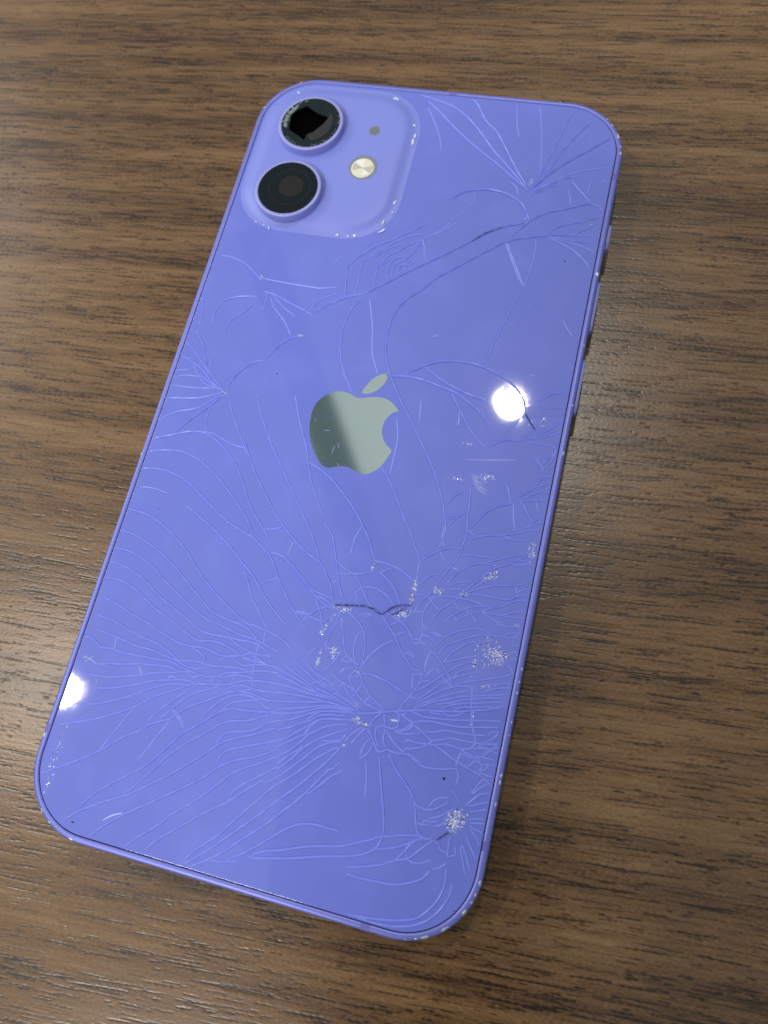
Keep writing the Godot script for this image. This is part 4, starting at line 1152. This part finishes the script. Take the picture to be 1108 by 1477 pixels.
	fine(1.1, [26.01,-46.62,26.59,-47.19,27.09,-47.78])
	fine(0.9, [28.66,-46.39,29.48,-45.33,30.24,-44.71])
	fine(0.9, [28.09,-45.82,28.66,-46.39])
	fine(0.9, [28.57,-46.34,29.11,-44.99,29.69,-44.2])
	fine(0.9, [29.69,-44.2,30.69,-44.74])
	fine(0.9, [28.8,-43.49,29.59,-43,29.93,-42.48])
	fine(0.9, [28.95,-43.52,30.04,-43.75,30.72,-43.64])
	fine(0.8, [28.11,-41.63,29.61,-41.62,30.7,-41.62])
	fine(0.8, [29.34,-42.49,30.73,-42.24])
	fine(0.6, [26.02,-43.89,26.4,-44.95,26.26,-45.7])
	fine(0.6, [26.15,-41.67,25.87,-42.47,25.79,-43.51])
	fine(1, [18.05,-56.02,19.48,-55.55])
	fine(0.8, [5.01,-32.47,6.14,-32.57])
	fine(0.8, [5.25,-35.44,6.24,-34.32,7.01,-32.37])
	fine(0.8, [7.36,-33.71,8.27,-33.68,9.13,-33.48])
	fine(0.8, [7.36,-33.71,7.88,-32.88])
	fine(0.8, [7.58,-35.25,7.97,-34.63,9,-34.39])
	fine(0.7, [4,-36.26,5.57,-36.6,7.21,-37.26])
	fine(0.7, [3.74,-35.97,4.96,-36.39])
	fine(0.6, [3.17,-38.56,4.52,-37.46,5.61,-36.76])
	fine(0.7, [5.91,-36.52,7.3,-37.59,8.41,-38.36])
	fine(0.7, [5.31,-37.01,7.17,-37.79])
	put("fine_cracks", fine_st.commit(), M.crack, glass).set_meta("kind", "stuff")

func build_marks() -> void:
	rng.seed = 5
	crush(28.31,-28.23,1.5,1.3,150,0)
	crush(26.92,-27.97,1.9,2.3,45,0)
	crush(27.01,-50.19,1.4,1.4,120,0)
	crush(27.69,-49.5,1,1,50,0)
	crush(27.23,-51.17,0.8,0.8,20,0)
	crush(11.52,-40.91,0.8,0.7,30,0)
	crush(30.19,-12.99,0.9,1.6,60,0)
	crush(25.54,-17.37,0.9,0.7,30,0)
	crush(24.53,-18.2,1.1,0.4,20,0.5)
	crush(18.31,-21.19,0.9,0.6,35,0)
	crush(22.02,-20.88,0.8,0.5,18,0.4)
	crush(15.05,-21.9,0.35,2.6,70,0)
	crush(5.78,-26.6,1.6,0.6,60,0)
	crush(14.07,-25.46,1.5,0.7,60,0.3)
	crush(6,-32.87,0.8,1.2,40,0)
	crush(4.18,-34.47,0.25,1.6,24,0)
	crush(4.02,-29.73,0.4,2.2,22,-0.4)
	crush(8.49,-19.81,0.3,0.6,10,0)
	crush(19.14,41.28,0.5,0.9,14,0)
	crush(29.15,42.34,0.5,0.5,12,0)
	crush(-21.65,24.08,0.6,0.5,12,0)
	crush(-12.18,14.68,0.4,0.3,8,0)
	crush(18.29,48.78,0.5,0.8,10,0)
	crush(-21.79,2.74,0.5,0.3,8,0)
	crush(9.99,-34.59,0.6,0.5,14,0)
	crush(21.91,11.06,1,1.2,40,0)
	crush(28.03,7.34,0.35,1.4,24,0)
	crush(26.31,6.11,0.35,0.8,14,-0.5)
	crush(25.03,8.5,1.2,1.8,16,0)
	crush(21.49,-3.41,1.6,0.7,30,0.3)
	crush(17.53,-4.2,1.6,0.5,14,0)
	crush(17.88,1.45,1.3,0.5,12,0)
	crush(25.43,-30.04,0.2,1.9,16,0)
	crush(27.48,-32.6,1.6,0.3,14,0.2)
	crush(26.71,-37.07,0.15,1.5,8,0)
	crush(16.64,-39.87,0.7,0.6,14,0)
	crush(12.88,-41.24,0.5,0.6,10,0)
	crush(-29.36,-41.91,0.7,0.5,12,0)
	crush(-25.17,4.73,0.3,0.4,4,0)
	crush(-23.06,-4.41,0.15,0.15,3,0)
	crush(4.98,-38.86,0.4,0.5,10,0)
	crush(10.67,-44.47,0.25,0.25,6,0)
	crush(30.81,-33.69,0.4,0.6,6,0)
	crush(32.27,-29.6,0.5,0.4,8,0)
	crush(31.03,-41.82,0.5,0.6,8,0)
	crush(30.03,-23.86,0.4,0.6,6,0)
	crush(3.38,10.45,0.2,0.4,4,0)
	crush(-29.09,-54.29,0.6,3.5,22,0)
	crush(-28.71,-59.44,0.3,3,10,0)
	scratch(0.22, [-19.32,-61.96,-18.23,-61.06,-16.9,-60.4])
	scratch(0.12, [18.05,-1.1,22.12,-0.39,25.32,0.29])
	scratch(0.1, [21.36,-0.46,25.12,0.19])
	scratch(0.1, [-25.98,-38,-25.68,-39.83])
	scratch(0.12, [-21.33,-41.03,-20.44,-42.05])
	scratch(0.1, [-26.79,-44.22,-26.65,-45.41])
	scratch(0.1, [-14.02,-45.62,-12.21,-47.15])
	scratch(0.1, [-27.81,-45.54,-27.57,-47.38])
	scratch(0.12, [-29.9,-41.63,-28.91,-41.82,-27.5,-42.32])
	scratch(0.1, [-29.52,-42.24,-28.49,-41.31])
	scratch(0.1, [9.48,6.71,9.95,3.7])
	scratch(0.1, [15.79,5.23,15.82,4.07])
	scratch(0.1, [27.92,10.14,28.38,6.83])
	scratch(0.1, [15.61,6.3,15.79,4.14])
	scratch(0.1, [-1.33,4.12,-1.05,3.27])
	scratch(0.1, [27.8,24.28,29.83,21.66])
	scratch(0.1, [9.39,7.1,9.97,3.72])
	scratch(0.1, [8.56,17.91,9.61,18.59])
	scratch(0.1, [24.61,14.28,25.5,14.12])
	scratch(0.1, [8.74,18.05,9.54,18.52])
	scratch(0.1, [19.25,-3.12,20.72,-3.49])
	scratch(0.1, [19.38,-3.36,20.6,-3.84])
	scratch(0.1, [19.52,-3.61,20.48,-4.19])
	scratch(0.1, [19.65,-3.85,21.48,-4.31])
	scratch(0.1, [19.79,-4.09,21.36,-4.66])
	scratch(0.1, [19.92,-4.33,21.23,-5.01])
	scratch(0.1, [20.06,-4.57,22.23,-5.14])
	scratch(0.1, [20.19,-4.81,22.11,-5.49])
	scratch(0.1, [20.32,-5.05,21.98,-5.83])
	scratch(0.1, [-4.22,-0.45,-3.78,-0.51,-3.26,-0.36])
	scratch(0.1, [-1.8,-2.63,-1.94,-3.39,-1.91,-4.11])
	scratch(0.1, [-1.51,-2.14,-1.11,-2.94])
	scratch(0.1, [-0.8,-5.34,-0.38,-5.69])
	scratch(0.1, [-6.16,1.12,-5.77,0.74])
	scratch(0.1, [-1.18,4.08,-1.24,3.23])
	scratch(0.1, [3.16,1.39,3.64,1.13])
	scratch(0.1, [-1.05,5.22,-0.6,5.7])
	scratch(0.1, [3.26,-1.22,3.99,-1.95])
	dark_gap(0.2, [4.42,-26.35,5.36,-26.17,6.96,-25.87,8.57,-25.6,9.98,-25.7,11.05,-26.15,11.8,-25.84,12.56,-24.99,13.77,-24.31,15.28,-24])
	dark_gap(0.18, [12.56,-26.14,13.49,-25.44,14.6,-24.37])
	dark_gap(0.16, [25.36,7.65,25.86,6.91])
	dark_gap(0.2, [25.27,7.79,26.04,6.69,27.19,5.32])
	dark_gap(0.2, [25.21,-53.09,25.93,-52.35,26.73,-51.59])
	dark_gap(0.16, [23.42,11.25,24.59,9.58,25.18,7.82])
	dark_gap(0.16, [11.16,36.04,13.23,37.97,15.69,39.49])
	shard([24.8,6.97,19.9,4.33,18.39,6.57,20.26,8.77], 0.0012, 0.0004)
	shard([24.8,6.97,20.26,8.77,20.83,11.21,22.17,11.92], -0.0004, -0.0024)
	shard([24.8,6.97,22.17,11.92,24.1,10.64,25.03,8.5], 0.0020, 0.0016)
	shard([24.8,6.97,25.03,8.5,29,11.07,30.7,8.41], -0.0024, 0.0008)
	shard([24.8,6.97,19.9,4.33,21.6,2.16,23.72,3.47], -0.0008, 0.0014)
	shard([24.8,6.97,23.72,3.47,25.09,3.28,26.79,5.18], 0.0016, -0.0012)
	shard([-29.36,-45.77,-28.06,-44.46,-25.05,-45.96,-28.52,-47.97], 0.0008, 0.0012)
	shard([-29.26,-49.54,-28.52,-47.97,-24.65,-47.05,-28.1,-50.25], -0.0006, -0.0020)
	chip(31.37,59.92,0.42)
	chip(31.48,56.27,0.4)
	chip(31.29,57.51,0.3)
	chip(20.28,65.22,0.25)
	chip(30.21,62.34,0.3)
	chip(29.32,63.67,0.3)
	chip(32.05,2.59,0.5)
	chip(32.2,-29.21,0.4)
	chip(32.08,-31.03,0.25)
	chip(31.6,-43.28,0.35)
	chip(31.6,-44.17,0.4)
	chip(31.7,-46.94,0.4)
	chip(31.6,-56.53,0.45)
	chip(31.29,-58.01,0.35)
	chip(30.95,-58.92,0.3)
	chip(30.26,-60.25,0.55)
	chip(28.43,-62.84,0.45)
	chip(28.78,-62.42,0.3)
	chip(26.26,-64.24,0.5)
	chip(25.27,-64.59,0.3)
	chip(24.03,-65.01,0.3)
	chip(-28.33,-62.91,0.3)
	chip(-26.58,-63.75,0.25)
	chip(-31.81,-9.82,0.25)
	chip(-32.67,13.13,0.25)
	chip(-32.26,9.29,0.2)
	chip(30.7,33.14,0.4)
	chip(32.49,35.33,0.2)
	chip(-22.91,-64.64,0.35)
	chip(-31.65,-53.45,0.3)
	chip(-31.63,58.33,0.4)
	chip(-26.03,64.32,0.35)
	chip(31.99,-36.35,0.2)
	chip(31.89,-32.49,0.2)
	chip(31.67,-38.06,0.2)
	chip(32.17,20.44,0.2)
	chip(31.51,10.37,0.25)
	glint(-2.75,54.98,0.35,0.8,0.1)
	glint(-3.47,57.54,0.2,0.4,0.3)
	glint(-2.93,41.96,0.25,0.5,-0.3)
	glint(-3,39.31,0.2,0.3,0)
	glint(-4,37.52,0.22,0.4,-0.5)
	glint(-3.95,35.89,0.5,0.3,0.6)
	glint(-8.26,34.03,0.3,0.25,0)
	glint(-9.3,33.87,0.3,0.25,0)
	glint(-11.19,33.73,0.35,0.2,0)
	glint(-23.29,33.46,0.35,0.2,-0.6)
	glint(-24.21,34.02,0.2,0.18,0)
	glint(-25.7,34.36,0.22,0.2,0)
	glint(-7.93,62.72,0.5,0.25,-0.5)
	glint(-25.71,61.91,0.5,0.25,0.4)
	dust(26.43,34.63,0.2)
	dust(23.42,26.05,0.12)
	dust(24.24,26.31,0.08)
	dust(24.59,-45.47,0.3)
	dust(29.25,-60.48,0.16)
	dust(33.47,-12.3,0.3)
	dust(-29.58,-55.56,0.15)
	dust(-23.42,-63.29,0.25)
	dust(25.76,-23.25,0.15)
	dust(-26.07,-17.92,0.12)
	dust(-14.12,7.45,0.2)
	dust(13.36,-38.87,0.1)

# the dark phone that takes the picture: its lens is the camera, its body reaches left and down from there
func photographing_phone(eye: Transform3D) -> void:
	var t := Node3D.new()
	t.name = "photographing_phone"
	t.set_meta("label", "black phone held over the table, taking the picture")
	t.set_meta("category", "phone")
	add_child(t)
	t.transform = eye * Transform3D(Basis(Vector3(1, 0, 0), Vector3(0, 0, 1), Vector3(0, -1, 0)), Vector3(-0.024, -0.057, 0.012))
	var st := start()
	var ol := outline(35.5, 73.0, 10.0)
	sweep(st, ol, [Vector2(0.6, -4), Vector2(0, -3.4), Vector2(0, 3.4), Vector2(0.6, 4)])
	cap(st, ol, 0.6, 4)
	cap(st, ol, 0.6, -4, Vector2.ZERO, Vector3.DOWN)
	put("body", st.commit(), M.black, t)

func build_table(mat: Material) -> void:
	var st := start()
	var hx := 600.0
	var hy := 420.0
	var turn := deg_to_rad(4.6)
	var c := []
	for q in [[-1, -1], [1, -1], [1, 1], [-1, 1]]:
		c.append(Vector2(q[0] * hx, q[1] * hy).rotated(turn))
	var uvs := []
	for q in [[-1, -1], [1, -1], [1, 1], [-1, 1]]: uvs.append(Vector2(q[0] * hx + 31.0, -q[1] * hy + 57.0) / 256.0)
	var P := []
	for q in c: P.append(V(q.x, q.y, 0))
	tri(st, P[0], P[1], P[2], Vector3.UP, Vector3.UP, Vector3.UP, uvs[0], uvs[1], uvs[2])
	tri(st, P[0], P[2], P[3], Vector3.UP, Vector3.UP, Vector3.UP, uvs[0], uvs[2], uvs[3])
	for i in 4:
		var a: Vector3 = P[i]
		var b: Vector3 = P[(i + 1) % 4]
		var n := Vector3(a.x + b.x, 0, a.z + b.z).normalized()
		var down := Vector3(0, -0.03, 0)
		var ua: Vector2 = uvs[i]
		var ub: Vector2 = uvs[(i + 1) % 4]
		var du := Vector2(0.1, 0.12)
		tri(st, a, b, b + down, n, n, n, ua, ub, ub + du)
		tri(st, a, b + down, a + down, n, n, n, ua, ub + du, ua + du)
	var t := put("table_top", st.commit(), mat, self)
	t.set_meta("label", "brown wood-grain table top under the phone")
	t.set_meta("kind", "structure")

func _ready() -> void:
	# camera: a phone held about eleven centimetres above the table
	var cam := Camera3D.new()
	cam.name = "camera"
	var at := CameraAttributesPhysical.new()
	at.frustum_focal_length = 26.46
	at.frustum_focus_distance = 0.114
	at.exposure_aperture = 24.0
	at.frustum_near = 0.005
	at.frustum_far = 50.0
	cam.attributes = at
	add_child(cam)
	cam.keep_aspect = Camera3D.KEEP_HEIGHT
	cam.fov = 66.9563
	cam.near = 0.005
	cam.far = 50.0
	cam.transform = Transform3D(Basis(Vector3(0.963580, -0.124197, -0.236829), Vector3(-0.192064, 0.294820, -0.936052), Vector3(0.186077, 0.947447, 0.260229)), Vector3(0.029245, 0.115125, 0.041007))
	cam.current = true
	# the room's even light, and two ceiling lamps mirrored in the glass
	var we := WorldEnvironment.new()
	we.name = "surroundings"
	var env := Environment.new()
	env.background_mode = Environment.BG_COLOR
	env.background_color = lin(0.40, 0.43, 0.44)
	env.tonemap_mode = Environment.TONE_MAPPER_LINEAR
	env.tonemap_exposure = 1.0
	env.sdfgi_enabled = true
	env.ssao_enabled = true
	env.ssil_enabled = true
	we.environment = env
	add_child(we)
	materials()
	downlight("round white ceiling lamp mirrored near the right edge of the glass", V(-78, 779, 1707), 0.7)
	downlight("round white ceiling lamp mirrored at the lower left edge of the glass", V(-965, -139, 1707), 0.7)
	light_panel("wide white light panel in the ceiling left of the table", V(-2550, 800, 1740), 560.0, 900.0, 5.0, M.panel)
	light_panel("square white light panel in the ceiling behind the photographing phone", V(-520, -1400, 1740), 330.0, 330.0, 3.6, M.panel)
	ceiling_beam()
	build_table(wood())
	photographing_phone(cam.transform)
	rng.seed = 9
	build_phone()
	build_cracks()
	build_marks()
